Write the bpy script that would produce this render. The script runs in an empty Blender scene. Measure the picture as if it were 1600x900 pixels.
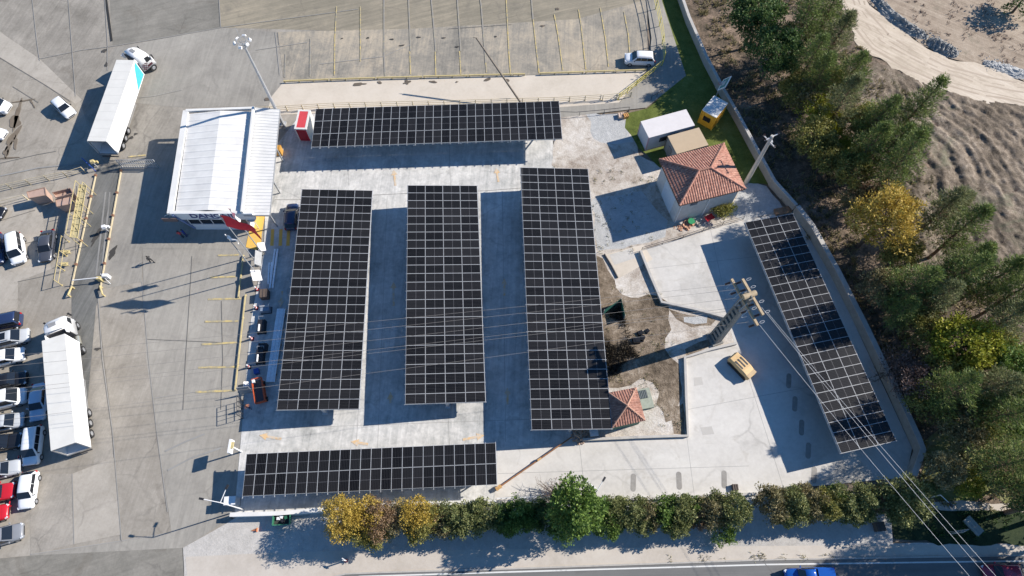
import bpy, math, random
from math import sin, cos, tan, pi, radians, degrees, atan2, sqrt, hypot, floor, exp
from mathutils import Vector, Matrix, noise
random.seed(11)
SC = bpy.context.scene
COL = SC.collection

# ------------------------------------------------------------------ camera (drone, looking steeply down)
FPX, TILT, ROLL, ALT = 1032.2, radians(24.54), radians(0.46), 77.0
X = Vector((1, 0, 0)); D = Vector((0, -cos(TILT), -sin(TILT))); FW = Vector((0, sin(TILT), -cos(TILT)))
RIGHT = cos(ROLL) * X + sin(ROLL) * D
DOWN = -sin(ROLL) * X + cos(ROLL) * D
camd = bpy.data.cameras.new('drone_camera')
camd.sensor_width = 36; camd.lens = FPX / 1600 * 36; camd.clip_start = 0.5; camd.clip_end = 6000
cam = bpy.data.objects.new('drone_camera', camd); COL.objects.link(cam)
m = Matrix.Identity(4)
for i, ax in enumerate((RIGHT, -DOWN, -FW)):
    for j in range(3): m[j][i] = ax[j]
m[2][3] = ALT
cam.matrix_world = m
SC.camera = cam

# ------------------------------------------------------------------ sky and sun
SUN_AZ, SUN_EL = radians(17), radians(32.5)          # azimuth measured from +x towards +y
w = bpy.data.worlds.new('World'); SC.world = w; w.use_nodes = True
nt = w.node_tree; nt.nodes.clear()
sky = nt.nodes.new('ShaderNodeTexSky'); sky.sky_type = 'NISHITA'; sky.sun_disc = False
sky.sun_elevation = SUN_EL; sky.sun_rotation = pi / 2 - SUN_AZ
sky.air_density = 1.0; sky.dust_density = 0.0; sky.ozone_density = 5.0
bg = nt.nodes.new('ShaderNodeBackground'); bg.inputs[1].default_value = 0.092
wo = nt.nodes.new('ShaderNodeOutputWorld')
hs = nt.nodes.new('ShaderNodeHueSaturation'); hs.inputs['Saturation'].default_value = 1.12
nt.links.new(sky.outputs[0], hs.inputs['Color']); nt.links.new(hs.outputs[0], bg.inputs[0]); nt.links.new(bg.outputs[0], wo.inputs[0])
sd = bpy.data.lights.new('sun', 'SUN'); sd.energy = 4.8; sd.angle = radians(0.5); sd.color = (1.0, 0.93, 0.84)
so = bpy.data.objects.new('sun', sd); COL.objects.link(so)
so.rotation_euler = Vector((cos(SUN_AZ) * cos(SUN_EL), sin(SUN_AZ) * cos(SUN_EL), sin(SUN_EL))).to_track_quat('Z', 'Y').to_euler()
so.location = (60, 20, 60)
SC.view_settings.view_transform = 'Standard'; SC.view_settings.look = 'None'
SC.view_settings.exposure = 0.73; SC.view_settings.gamma = 1.0; SC.view_settings.use_curve_mapping = False

# ------------------------------------------------------------------ survey helper: plan pixel (1600x900) at height z -> metres
def P(px, py, z=0.0):
    u = (px - 800) / FPX; v = (py - 450) / FPX
    u, v = u * cos(ROLL) - v * sin(ROLL), u * sin(ROLL) + v * cos(ROLL)
    s = (ALT - z) / (cos(TILT) + v * sin(TILT))
    return Vector((u * s, (sin(TILT) - v * cos(TILT)) * s, z))
def PP(pts, z=0.0): return [P(a, b, z) for a, b in pts]

# ------------------------------------------------------------------ materials
MC = {}
def nn(t, k): return t.nodes.new(k)
def plain(name, col, rough=0.6, metal=0.0, var=0.12, scale=3.0, spec=0.5, coat=0.0, bump=0.0):
    """procedural material: base colour with uneven wear"""
    if name in MC: return MC[name]
    m_ = bpy.data.materials.new(name); m_.use_nodes = True; t = m_.node_tree
    b = t.nodes['Principled BSDF']; L = t.links.new
    tc = nn(t, 'ShaderNodeTexCoord')
    n = nn(t, 'ShaderNodeTexNoise'); n.inputs['Scale'].default_value = scale; n.inputs['Detail'].default_value = 5; n.inputs['Roughness'].default_value = 0.65
    L(tc.outputs['Object'], n.inputs['Vector'])
    r = nn(t, 'ShaderNodeValToRGB')
    r.color_ramp.elements[0].position = 0.3; r.color_ramp.elements[1].position = 0.7
    r.color_ramp.elements[0].color = tuple(c * (1 - var) for c in col) + (1,)
    r.color_ramp.elements[1].color = tuple(min(1, c * (1 + var)) for c in col) + (1,)
    L(n.outputs['Fac'], r.inputs[0]); L(r.outputs[0], b.inputs['Base Color'])
    b.inputs['Roughness'].default_value = rough; b.inputs['Metallic'].default_value = metal
    b.inputs['Specular IOR Level'].default_value = spec; b.inputs['Coat Weight'].default_value = coat
    if bump:
        bp = nn(t, 'ShaderNodeBump'); bp.inputs['Strength'].default_value = bump; bp.inputs['Distance'].default_value = 0.05
        L(n.outputs['Fac'], bp.inputs['Height']); L(bp.outputs[0], b.inputs['Normal'])
    MC[name] = m_; return m_

def ground(name, cols, s=(0.05, 0.35, 3.0), wt=(0.4, 0.35, 0.25), lo=0.33, hi=0.67, stain=0.0, stain_col=(0.06, 0.055, 0.05), stain_s=0.25,
           crack=0.0, crack_s=0.35, streak=0.0, streak_dir=0.0, spots=0.0, spot_col=(0.5, 0.48, 0.45), spot_s=9.0, bump=0.3, bdist=0.03, rough=0.9, seed=0.0):
    m_ = bpy.data.materials.new(name); m_.use_nodes = True; t = m_.node_tree
    b = t.nodes['Principled BSDF']; L = t.links.new
    g = nn(t, 'ShaderNodeNewGeometry')
    mp = nn(t, 'ShaderNodeMapping'); mp.inputs['Location'].default_value = (seed * 13.7, seed * 7.1, 0)
    L(g.outputs['Position'], mp.inputs['Vector'])
    def noi(sc, det=6, ro=0.6, dist=0.0, vec=None):
        n = nn(t, 'ShaderNodeTexNoise'); n.inputs['Scale'].default_value = sc; n.inputs['Detail'].default_value = det
        n.inputs['Roughness'].default_value = ro; n.inputs['Distortion'].default_value = dist
        L(vec or mp.outputs[0], n.inputs['Vector']); return n.outputs['Fac']
    def mth(op, a, c, clamp=False):
        x = nn(t, 'ShaderNodeMath'); x.operation = op; x.use_clamp = clamp
        for i, q in enumerate((a, c)):
            if isinstance(q, (int, float)): x.inputs[i].default_value = q
            else: L(q, x.inputs[i])
        return x.outputs[0]
    a = mth('MULTIPLY', noi(s[0], 4, 0.55, 0.6), wt[0]); c = mth('MULTIPLY', noi(s[1], 6, 0.65, 0.4), wt[1]); d = mth('MULTIPLY', noi(s[2], 6, 0.75), wt[2])
    f = mth('ADD', mth('ADD', a, c), d)
    if streak:
        m2 = nn(t, 'ShaderNodeMapping'); m2.inputs['Rotation'].default_value = (0, 0, -streak_dir); m2.inputs['Scale'].default_value = (0.12, 2.2, 1)
        mr = nn(t, 'ShaderNodeMapping'); mr.inputs['Rotation'].default_value = (0, 0, -streak_dir); L(mp.outputs[0], mr.inputs['Vector'])
        m2.inputs['Rotation'].default_value = (0, 0, 0); L(mr.outputs[0], m2.inputs['Vector'])
        f = mth('ADD', mth('MULTIPLY', f, 1 - streak), mth('MULTIPLY', noi(0.8, 5, 0.7, 0.8, m2.outputs[0]), streak))
    r = nn(t, 'ShaderNodeValToRGB'); cr = r.color_ramp
    while len(cr.elements) < len(cols): cr.elements.new(0.5)
    for i, cc in enumerate(cols):
        cr.elements[i].position = lo + (hi - lo) * i / (len(cols) - 1); cr.elements[i].color = tuple(cc) + (1,)
    L(f, r.inputs[0]); out = r.outputs[0]
    def over(base, col, fac):
        mx = nn(t, 'ShaderNodeMix'); mx.data_type = 'RGBA'
        L(fac, mx.inputs[0]); L(base, mx.inputs[6]); mx.inputs[7].default_value = tuple(col) + (1,); return mx.outputs[2]
    if stain:
        q = mth('MULTIPLY', mth('SUBTRACT', noi(stain_s, 8, 0.7, 1.2), 0.56), 9, True)
        out = over(out, stain_col, mth('MULTIPLY', q, stain))
    if crack:
        v = nn(t, 'ShaderNodeTexVoronoi'); v.feature = 'DISTANCE_TO_EDGE'; v.inputs['Scale'].default_value = crack_s
        wv = nn(t, 'ShaderNodeVectorMath'); wv.operation = 'ADD'
        nz = nn(t, 'ShaderNodeTexNoise'); nz.inputs['Scale'].default_value = 0.9; nz.inputs['Detail'].default_value = 5
        L(mp.outputs[0], nz.inputs['Vector']); L(mp.outputs[0], wv.inputs[0]); L(nz.outputs['Color'], wv.inputs[1]); L(wv.outputs[0], v.inputs['Vector'])
        q = mth('SUBTRACT', 1.0, mth('MULTIPLY', v.outputs['Distance'], 45), True)
        q = mth('MULTIPLY', q, mth('MULTIPLY', mth('SUBTRACT', noi(0.12, 3), 0.45), 5, True))
        out = over(out, (0.07, 0.065, 0.06), mth('MULTIPLY', q, crack))
    if spots:
        q = mth('MULTIPLY', mth('SUBTRACT', noi(spot_s, 3, 0.6), 0.62), 12, True)
        out = over(out, spot_col, mth('MULTIPLY', q, spots))
    L(out, b.inputs['Base Color']); b.inputs['Roughness'].default_value = rough; b.inputs['Specular IOR Level'].default_value = 0.25
    bp = nn(t, 'ShaderNodeBump'); bp.inputs['Strength'].default_value = bump; bp.inputs['Distance'].default_value = bdist
    L(mth('ADD', d, f), bp.inputs['Height']); L(bp.outputs[0], b.inputs['Normal'])
    return m_

def paint_worn(name, col, under, cover=0.5):
    """faded road paint: lets patches of the ground colour through"""
    m_ = bpy.data.materials.new(name); m_.use_nodes = True; t = m_.node_tree; b = t.nodes['Principled BSDF']; L = t.links.new
    g = nn(t, 'ShaderNodeNewGeometry'); n = nn(t, 'ShaderNodeTexNoise'); n.inputs['Scale'].default_value = 1.3; n.inputs['Detail'].default_value = 9; n.inputs['Roughness'].default_value = 0.75
    L(g.outputs['Position'], n.inputs['Vector'])
    r = nn(t, 'ShaderNodeValToRGB'); e = r.color_ramp.elements
    e[0].position = cover - 0.08; e[0].color = tuple(col) + (1,); e[1].position = cover + 0.1; e[1].color = tuple(under) + (1,)
    L(n.outputs['Fac'], r.inputs[0]); L(r.outputs[0], b.inputs['Base Color']); b.inputs['Roughness'].default_value = 0.85
    return m_

def foliage(name, cols, trans=0.25):
    if name in MC: return MC[name]
    m_ = bpy.data.materials.new(name); m_.use_nodes = True; t = m_.node_tree; b = t.nodes['Principled BSDF']; L = t.links.new
    g = nn(t, 'ShaderNodeNewGeometry'); n = nn(t, 'ShaderNodeTexNoise'); n.inputs['Scale'].default_value = 0.9; n.inputs['Detail'].default_value = 3
    L(g.outputs['Position'], n.inputs['Vector'])
    mx = nn(t, 'ShaderNodeMath'); mx.operation = 'MULTIPLY_ADD'; mx.inputs[1].default_value = 0.5
    L(g.outputs['Random Per Island'], mx.inputs[0])
    m2 = nn(t, 'ShaderNodeMath'); m2.operation = 'MULTIPLY'; m2.inputs[1].default_value = 0.55; L(n.outputs['Fac'], m2.inputs[0]); L(m2.outputs[0], mx.inputs[2])
    r = nn(t, 'ShaderNodeValToRGB'); cr = r.color_ramp
    while len(cr.elements) < len(cols): cr.elements.new(0.5)
    for i, cc in enumerate(cols):
        cr.elements[i].position = 0.15 + 0.75 * i / (len(cols) - 1); cr.elements[i].color = tuple(cc) + (1,)
    L(mx.outputs[0], r.inputs[0]); L(r.outputs[0], b.inputs['Base Color']); b.inputs['Roughness'].default_value = 0.6; b.inputs['Specular IOR Level'].default_value = 0.3
    tr = nn(t, 'ShaderNodeBsdfTranslucent'); L(r.outputs[0], tr.inputs[0])
    ms = nn(t, 'ShaderNodeMixShader'); ms.inputs[0].default_value = trans
    L(b.outputs[0], ms.inputs[1]); L(tr.outputs[0], ms.inputs[2]); L(ms.outputs[0], t.nodes['Material Output'].inputs[0])
    MC[name] = m_; return m_

# ------------------------------------------------------------------ mesh builder
BOXF = [(0, 3, 2, 1), (4, 5, 6, 7), (0, 1, 5, 4), (1, 2, 6, 5), (2, 3, 7, 6), (3, 0, 4, 7)]
class MB:
    def __init__(s, M=None): s.v = []; s.f = []; s.mi = []; s.M = M
    def add(s, vs, fs, mat=0):
        k = len(s.v)
        for q in vs:
            q = Vector(q); s.v.append(s.M @ q if s.M else q)
        for f in fs: s.f.append(tuple(i + k for i in f)); s.mi.append(mat)
        return s
    def box(s, c, d, rz=0.0, mat=0, top=1.0, R=None):
        x, y, z = d[0] / 2, d[1] / 2, d[2] / 2
        pts = [Vector(p) for p in ((-x, -y, -z), (x, -y, -z), (x, y, -z), (-x, y, -z), (-x * top, -y * top, z), (x * top, -y * top, z), (x * top, y * top, z), (-x * top, y * top, z))]
        Rm = R or Matrix.Rotation(rz, 3, 'Z')
        return s.add([Rm @ p + Vector(c) for p in pts], BOXF, mat)
    def bar(s, a, b, w=0.1, h=0.1, mat=0):
        a = Vector(a); b = Vector(b); d = (b - a)
        if d.length < 1e-6: return s
        d.normalize(); up = Vector((0, 0, 1)) if abs(d.z) < 0.95 else Vector((0, 1, 0))
        sx = d.cross(up).normalized(); uz = sx.cross(d).normalized()
        pts = [p + sx * i * w / 2 + uz * j * h / 2 for p in (a, b) for i, j in ((-1, -1), (1, -1), (1, 1), (-1, 1))]
        return s.add(pts, BOXF, mat)
    def tube(s, a, b, r0=0.05, r1=None, n=8, mat=0):
        r1 = r0 if r1 is None else r1; a = Vector(a); b = Vector(b); d = (b - a).normalized()
        u = d.orthogonal().normalized(); q = d.cross(u)
        vs = [p + (u * cos(2 * pi * i / n) + q * sin(2 * pi * i / n)) * r for p, r in ((a, r0), (b, r1)) for i in range(n)]
        fs = [(i, (i + 1) % n, n + (i + 1) % n, n + i) for i in range(n)] + [tuple(range(n))[::-1], tuple(range(n, 2 * n))]
        return s.add(vs, fs, mat)
    def poly(s, pts, mat=0): return s.add(pts, [tuple(range(len(pts)))], mat)
    def prism(s, pts, h, mat=0):
        n = len(pts); pts = [Vector(p) for p in pts]; up = [p + Vector((0, 0, h)) for p in pts]
        return s.add(pts + up, [tuple(range(n))[::-1], tuple(range(n, 2 * n))] + [(i, (i + 1) % n, n + (i + 1) % n, n + i) for i in range(n)], mat)
    def loft(s, rings, mat=0, cap=True):
        n = len(rings[0]); vs = [p for r in rings for p in r]; fs = []
        for k in range(len(rings) - 1):
            fs += [(k * n + i, k * n + (i + 1) % n, (k + 1) * n + (i + 1) % n, (k + 1) * n + i) for i in range(n)]
        if cap: fs += [tuple(range(n))[::-1], tuple(range((len(rings) - 1) * n, len(rings) * n))]
        return s.add(vs, fs, mat)
    def build(s, name, mats, parent=None, world=False, at=None, smooth=False, bevel=0.0):
        me = bpy.data.meshes.new(name)
        vs = s.v
        if world and parent is not None:
            inv = WM(parent).inverted(); vs = [inv @ p for p in vs]
        if at is not None: vs = [p - Vector(at) for p in vs]
        me.from_pydata([tuple(p) for p in vs], [], s.f)
        if not isinstance(mats, (list, tuple)): mats = [mats]
        for q in mats: me.materials.append(q)
        me.polygons.foreach_set('material_index', s.mi)
        if smooth: me.polygons.foreach_set('use_smooth', [True] * len(s.f))
        me.update()
        o = bpy.data.objects.new(name, me); COL.objects.link(o)
        if parent is not None: o.parent = parent
        if at is not None: o.location = at
        if bevel:
            bv = o.modifiers.new('bevel', 'BEVEL'); bv.width = bevel; bv.segments = 2; bv.limit_method = 'ANGLE'
        return o
def WM(o):
    M = Matrix.Translation(o.location) @ o.rotation_euler.to_matrix().to_4x4()
    return WM(o.parent) @ M if o.parent else M
def tag(o, label, cat, group=None):
    o['label'] = label; o['category'] = cat
    if group: o['group'] = group
    return o
def thing(name, label, cat, loc=(0, 0, 0), rz=0.0, group=None):
    o = bpy.data.objects.new(name, None); COL.objects.link(o); o.location = loc; o.rotation_euler = (0, 0, rz); o.empty_display_size = 0.5
    return tag(o, label, cat, group)
def struct(o, kind='structure'): o['kind'] = kind; return o
SLAB = [0.0]
def ragged(pts, amp, step=1.1, seed=0.0):
    out = []
    for a, b in zip(pts, pts[1:] + pts[:1]):
        L_ = (b - a).length; n = max(1, min(90, int(L_ / step))); d = (b - a).normalized(); q = Vector((-d.y, d.x, 0))
        for i in range(n):
            p = a.lerp(b, i / n); o = noise.noise(Vector((p.x * .35, p.y * .35, seed))) + .6 * noise.noise(Vector((p.x * 1.3, p.y * 1.3, seed + 4)))
            out.append(p + q * amp * o)
    return out
def gpoly(name, px, z, mat, rag=0.0):
    if z < .0185: SLAB[0] += .003; z = SLAB[0]      # every slab its own thin level
    else: z += .05
    me = MB(); me.poly(ragged(PP(px, z), rag, seed=z * 100) if rag else PP(px, z)); o = me.build(name, mat); return struct(o)
def copy_thing(root, loc=None, rz=None, label=None, scale=None):
    r = root.copy(); COL.objects.link(r)
    if loc is not None: r.location = loc
    if rz is not None: r.rotation_euler = (0, 0, rz)
    if scale is not None: r.scale = (scale,) * 3 if isinstance(scale, (int, float)) else scale
    if label: r['label'] = label
    for ch in list(root.children):
        c = ch.copy(); COL.objects.link(c); c.parent = r
        for g in ch.children:
            d = g.copy(); COL.objects.link(d); d.parent = c
    return r
# ================================================================== SETTING
g_terrain = ground('dirt_terrain', [(.10, .08, .06), (.2, .16, .12), (.3, .25, .2)], s=(.03, .3, 2.5), bump=.5, bdist=.1)
g_forest = ground('forest_floor', [(0.018, 0.014, 0.011), (0.052, 0.043, 0.03), (0.111, 0.085, 0.061), (0.252, 0.184, 0.135), (0.446, 0.326, 0.25)], s=(.12, .7, 4.0), wt=(.3, .4, .3), lo=.3, hi=.66, bump=.8, bdist=.15, spots=.35, spot_col=(.32, .26, .2), spot_s=5)
g_field = ground('ploughed_field', [(.045, .034, .022), (.115, .09, .065), (.205, .163, .122), (.37, .31, .245)], s=(.09, .9, 5.0), wt=(.28, .36, .36), lo=.36, hi=.62, bump=.7, bdist=.12, stain=.5, stain_col=(.10, .12, .07), stain_s=.12, spots=.3, spot_col=(.4, .35, .3), spot_s=4)
g_track = ground('dirt_track', [(.34, .28, .21), (.52, .44, .345), (.64, .56, .46)], s=(.05, .4, 3.0), lo=.36, hi=.62, stain=.3, stain_col=(.3, .24, .18), stain_s=.3, streak=.4, streak_dir=radians(-38), bump=.3)
g_gravel = ground('gravel', [(.17, .17, .165), (.3, .3, .29), (.46, .455, .44)], s=(.2, 1.5, 7.0), wt=(.2, .3, .5), lo=.35, hi=.65, bump=1, bdist=.1)
g_grass = ground('grass_strip', [(.03, .04, .01), (.085, .11, .02), (.14, .165, .04), (.24, .22, .11)], s=(.1, .6, 5.0), wt=(.35, .3, .35), lo=.34, hi=.68, bump=.6, bdist=.06)
g_dgrass = ground('dark_grass', [(.006, .012, .005), (.016, .03, .012), (.04, .055, .022), (.13, .12, .09)], s=(.1, .6, 5.0), wt=(.3, .35, .35), lo=.34, hi=.7, bump=.6, bdist=.06)  # near-black green tones, much darker than the other grasses
g_clear = ground('clearing_grass', [(.04, .05, .015), (.12, .14, .04), (.22, .22, .09), (.3, .25, .17)], s=(.15, .8, 5.0), wt=(.35, .35, .3), lo=.34, hi=.64, bump=.8, bdist=.1)
g_deck = ground('weighbridge_grey', [(.08, .08, .076), (.135, .135, .127), (.2, .197, .185)], seed=50, lo=.36, hi=.62, streak=.4, streak_dir=1.35, s=(.06, .4, 3))
YC = dict(stain=.42, stain_col=(.125, .108, .086), stain_s=.16, crack=.35, crack_s=.16, spots=.12, spot_s=6, spot_col=(.4, .38, .35))
g_yard = ground('yard_concrete', [(0.158, 0.145, 0.123), (0.263, 0.242, 0.209), (0.378, 0.345, 0.298)], lo=.36, hi=.62, streak=.2, streak_dir=1.35, **YC)
g_yard_b = ground('yard_concrete_brown', [(0.195, 0.175, 0.144), (0.277, 0.252, 0.214), (0.371, 0.34, 0.294)], lo=.36, hi=.62, seed=2, streak=.2, streak_dir=1.45, **YC)
g_yard_d = ground('yard_concrete_dark', [(0.126, 0.12, 0.104), (0.194, 0.183, 0.158), (0.273, 0.255, 0.221)], lo=.36, hi=.62, seed=3, streak=.2, streak_dir=.3, **YC)
g_yard_l = ground('yard_concrete_pale', [(0.263, 0.24, 0.2), (0.357, 0.325, 0.279), (0.441, 0.405, 0.349)], lo=.36, hi=.62, seed=4, streak=.15, streak_dir=1.3, **YC)
g_smooth = ground('yard_concrete_smooth', [(0.179, 0.168, 0.149), (0.273, 0.256, 0.225), (0.357, 0.335, 0.293)], lo=.36, hi=.62, seed=5, s=(.05, .25, 2.0), streak=.25, streak_dir=1.5, stain=.15, stain_col=(.13, .12, .1), stain_s=.1, crack=.2, crack_s=.13)
g_park = ground('parking_concrete', [(0.147, 0.142, 0.125), (0.272, 0.247, 0.205), (0.454, 0.383, 0.286)], lo=.38, hi=.6, seed=6, s=(.06, .4, 2.5), wt=(.4, .35, .25), streak=.22, streak_dir=1.5, stain=.45, stain_col=(.33, .28, .21), stain_s=.12, crack=.3, crack_s=.2)
g_olive = ground('parking_concrete_olive', [(0.171, 0.155, 0.117), (0.241, 0.214, 0.163), (0.343, 0.296, 0.22)], lo=.36, hi=.62, seed=7, s=(.06, .35, 2.5), streak=.4, streak_dir=.3, stain=.3, stain_col=(.12, .11, .1), stain_s=.15, crack=.3, crack_s=.2)
g_beige = ground('beige_concrete', [(.44, .385, .31), (.54, .48, .4), (.6, .54, .46)], seed=8, s=(.06, .3, 2.5), stain=.12, stain_col=(.3, .25, .19), stain_s=.2)
g_new = ground('new_concrete', [(0.262, 0.262, 0.254), (0.407, 0.407, 0.389), (0.543, 0.533, 0.509), (0.679, 0.669, 0.634)], seed=9, s=(.14, .7, 2.8), wt=(.35, .4, .25), lo=.37, hi=.61, streak=.25, streak_dir=1.5, stain=.35, stain_col=(.25, .25, .245), stain_s=.45, crack=.25, crack_s=.15)
g_pale = ground('pale_concrete', [(0.388, 0.373, 0.344), (0.514, 0.493, 0.456), (0.611, 0.59, 0.548)], lo=.34, hi=.64, seed=10, s=(.06, .3, 2.0), stain=.38, stain_col=(.33, .3, .25), stain_s=.22, crack=.3, crack_s=.12)
g_soil = ground('gravelly_soil', [(.17, .13, .1), (.36, .31, .26), (.5, .455, .4), (.62, .585, .54)], seed=11, s=(.14, .9, 5.0), wt=(.35, .35, .3), lo=.34, hi=.62, stain=.5, stain_col=(.2, .155, .11), stain_s=.3, bump=.9, bdist=.12, spots=.4, spot_col=(.6, .57, .52), spot_s=6)
g_stone = ground('crushed_stone', [(.28, .29, .29), (.42, .42, .41), (.56, .56, .54)], seed=12, s=(.3, 1.6, 8.0), wt=(.2, .35, .45), bump=1, bdist=.1)
g_verge = ground('verge_gravel', [(.3, .28, .25), (.42, .4, .37), (.55, .52, .48)], seed=13, s=(.12, .9, 6.0), wt=(.25, .35, .4), bump=.7, bdist=.06, stain=.2, stain_col=(.3, .26, .2), stain_s=.4)
g_pave = ground('pavement_beige', [(.38, .34, .29), (.47, .425, .37), (.53, .49, .43)], seed=14, s=(.08, .5, 3.0), stain=.15, stain_col=(.3, .26, .2), stain_s=.3)
g_road = ground('asphalt_road', [(.12, .12, .118), (.15, .15, .147), (.18, .178, .172)], seed=15, s=(.05, .5, 7.0), streak=.5, streak_dir=.03, crack=.4, crack_s=.12, bump=.3)

me = MB(); me.poly([(-2500, -2500, -.05), (2500, -2500, -.05), (2500, 2500, -.05), (-2500, 2500, -.05)])
struct(me.build('ground', g_terrain))
gpoly('yard_ground', [(-400, -160), (1010, -160), (1012, 112), (860, 175), (860, 262), (925, 700), (800, 780), (372, 790), (360, 810), (540, 905), (540, 1050), (-500, 1050)], .0, g_yard)
# large slabs poured at different times
gpoly('yard_slab', [(166, -90), (338, -90), (345, 43), (176, 72)], .004, g_yard_d)
gpoly('yard_slab', [(340, -90), (1005, -160), (1008, 0), (900, 30), (640, 45), (520, 48), (345, 43)], .004, g_olive)
gpoly('yard_slab', [(-200, 20), (0, 48), (125, 158), (150, 240), (100, 262), (-200, 330)], .004, g_yard_b)
gpoly('yard_slab', [(-100, 30), (0, 50), (62, 92), (128, 156), (118, 162), (-2, 88), (-100, 60)], .008, g_yard_l)
gpoly('yard_slab', [(178, 75), (345, 43), (432, 50), (440, 130), (430, 165), (285, 168), (200, 160), (150, 130)], .004, g_smooth)
gpoly('parking_slab', [(434, 50), (640, 45), (900, 30), (1008, 0), (1012, 112), (820, 117), (443, 128)], .008, g_park)
gpoly('walkway_strip', [(442, 129), (822, 118), (1010, 111), (968, 160), (868, 168), (640, 172), (415, 180), (425, 150)], .012, g_beige)
gpoly('yard_slab', [(-300, 300), (145, 262), (150, 275), (110, 455), (132, 560), (160, 880), (40, 870), (50, 1000), (-400, 1000)], .004, g_yard_b)
gpoly('yard_slab', [(-100, 325), (60, 300), (80, 420), (28, 440), (28, 500), (-100, 520)], .008, g_yard_l)
gpoly('yard_slab', [(150, 450), (222, 440), (245, 675), (263, 800), (268, 832), (188, 845), (176, 675)], .008, g_yard_b)
gpoly('yard_slab', [(222, 385), (400, 378), (396, 470), (380, 640), (376, 690), (372, 790), (362, 802), (268, 832), (245, 675), (228, 560)], .008, g_smooth)
gpoly('yard_slab', [(113, 740), (178, 715), (190, 835), (116, 850)], .012, g_yard_l)
gpoly('yard_slab', [(46, 740), (113, 740), (116, 850), (48, 866)], .012, g_yard)
gpoly('yard_slab', [(-300, 900), (48, 868), (285, 856), (292, 1000), (-300, 1000)], .012, g_yard_d)
gpoly('yard_slab', [(48, 866), (268, 832), (345, 808), (372, 800), (300, 850), (285, 856), (48, 868)], .016, g_smooth)
gpoly('weighbridge_lane', [(152, 262), (189, 258), (158, 452), (150, 480), (134, 660), (112, 650), (112, 448)], .016, g_deck)
gpoly('forecourt', [(188, 260), (275, 250), (410, 340), (412, 390), (222, 388), (222, 440), (158, 452)], .012, g_smooth)
# new car park concrete
gpoly('car_park', [(428, 232), (470, 178), (862, 168), (866, 262), (940, 262), (962, 690), (1180, 772), (1172, 800), (772, 806), (366, 806), (376, 690), (392, 500), (412, 395), (414, 340)], .020, g_new)
gpoly('yard_entrance', [(778, 700), (905, 690), (1073, 682), (1068, 560), (1147, 537), (1135, 500), (1033, 475), (998, 392), (1165, 343), (1238, 330), (1300, 430), (1425, 700), (1416, 746), (1185, 768), (1180, 785), (772, 790)], .024, g_pale)
gpoly('soil_lot', [(868, 176), (985, 180), (1000, 240), (1035, 262), (1165, 290), (1240, 330), (1165, 343), (998, 392), (1033, 475), (1135, 500), (1147, 537), (1068, 560), (1073, 682), (905, 690), (880, 400), (868, 262), (862, 258)], .028, g_soil, 0.35)
gpoly('crushed_stone_patch', [(914, 178), (975, 176), (990, 222), (940, 222), (925, 205)], .032, g_stone, 0.7)
gpoly('crushed_stone_patch', [(1165, 282), (1200, 290), (1225, 328), (1166, 345), (1140, 330), (1150, 312)], .032, g_stone, 0.7)
gpoly('crushed_stone_patch', [(1068, 492), (1100, 494), (1103, 502), (1085, 508), (1068, 503)], .032, g_stone, 0.7)
gpoly('crushed_stone_patch', [(926, 310), (1000, 300), (1045, 345), (1040, 372), (932, 392)], .032, g_stone, 0.7)
g_rough = ground('rough_soil', [(.05, .038, .026), (.13, .1, .07), (.24, .19, .14), (.42, .36, .29)], seed=51, s=(.2, 1.1, 5.0), wt=(.3, .38, .32), lo=.36, hi=.64, bump=1, bdist=.15)
gpoly('rough_soil', [(940, 440), (975, 455), (1000, 470), (1030, 462), (1048, 500), (1040, 560), (1062, 590), (1064, 650), (1040, 660), (1020, 600), (985, 602), (945, 606), (930, 500)], .030, g_rough, 1.4)
gpoly('rough_soil', [(1044, 484), (1075, 490), (1118, 500), (1110, 508), (1080, 512), (1055, 500)], .0305, g_rough, .5)
gpoly('rough_soil', [(1070, 545), (1108, 530), (1112, 540), (1075, 555)], .0305, g_rough, .4)
gpoly('rough_soil', [(1050, 640), (1068, 630), (1070, 678), (1052, 678)], .0305, g_rough, .5)
gpoly('rough_soil', [(925, 395), (950, 420), (965, 440), (950, 470), (930, 480)], .0305, g_rough, .9)
gpoly('concrete_plate', [(952, 398), (987, 388), (993, 403), (960, 414)], .040, g_pale)
gpoly('concrete_base', [(944, 398), (1005, 382), (1020, 405), (965, 436)], .036, g_beige)
gpoly('lawn', [(1018, -80), (1050, -80), (1060, 0), (1145, 180), (1203, 290), (1165, 285), (1030, 262), (1000, 232), (978, 200), (980, 176), (1010, 168), (1070, 118), (1030, 0)], .036, g_grass, 0.3)
gpoly('footpath', [(985, -120), (1026, -80), (1034, 0), (1072, 118), (1010, 168), (870, 184), (868, 168), (968, 160), (1012, 112), (1018, 60), (1010, 0)], .040, g_smooth)
# outside the boundary wall
gpoly('forest_floor', [(1040, -300), (1330, -300), (1318, 0), (1345, 70), (1400, 110), (1440, 170), (1460, 260), (1530, 400), (1600, 460), (1900, 560), (1900, 800), (1440, 800), (1430, 700), (1300, 425), (1205, 290), (1145, 180), (1060, 0)], .004, g_forest, 1.2)
gpoly('dirt_track', [(1285, -200), (1318, 0), (1336, 62), (1362, 88), (1405, 112), (1455, 137), (1530, 158), (1600, 166), (1800, 175), (1800, 140), (1600, 126), (1535, 100), (1482, 92), (1440, 68), (1395, 38), (1352, 0), (1310, -200)], .05, g_track, 0.9)
gpoly('verge', [(292, 1000), (286, 856), (372, 806), (772, 806), (1172, 800), (1190, 775), (1390, 770), (1395, 848), (1500, 850), (1900, 846), (1900, 1000)], .032, g_verge, 0.25)
gpoly('pavement', [(300, 1000), (290, 870), (470, 862), (800, 858), (1200, 853), (1600, 850), (1900, 850), (1900, 1000)], .036, g_pave)
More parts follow.
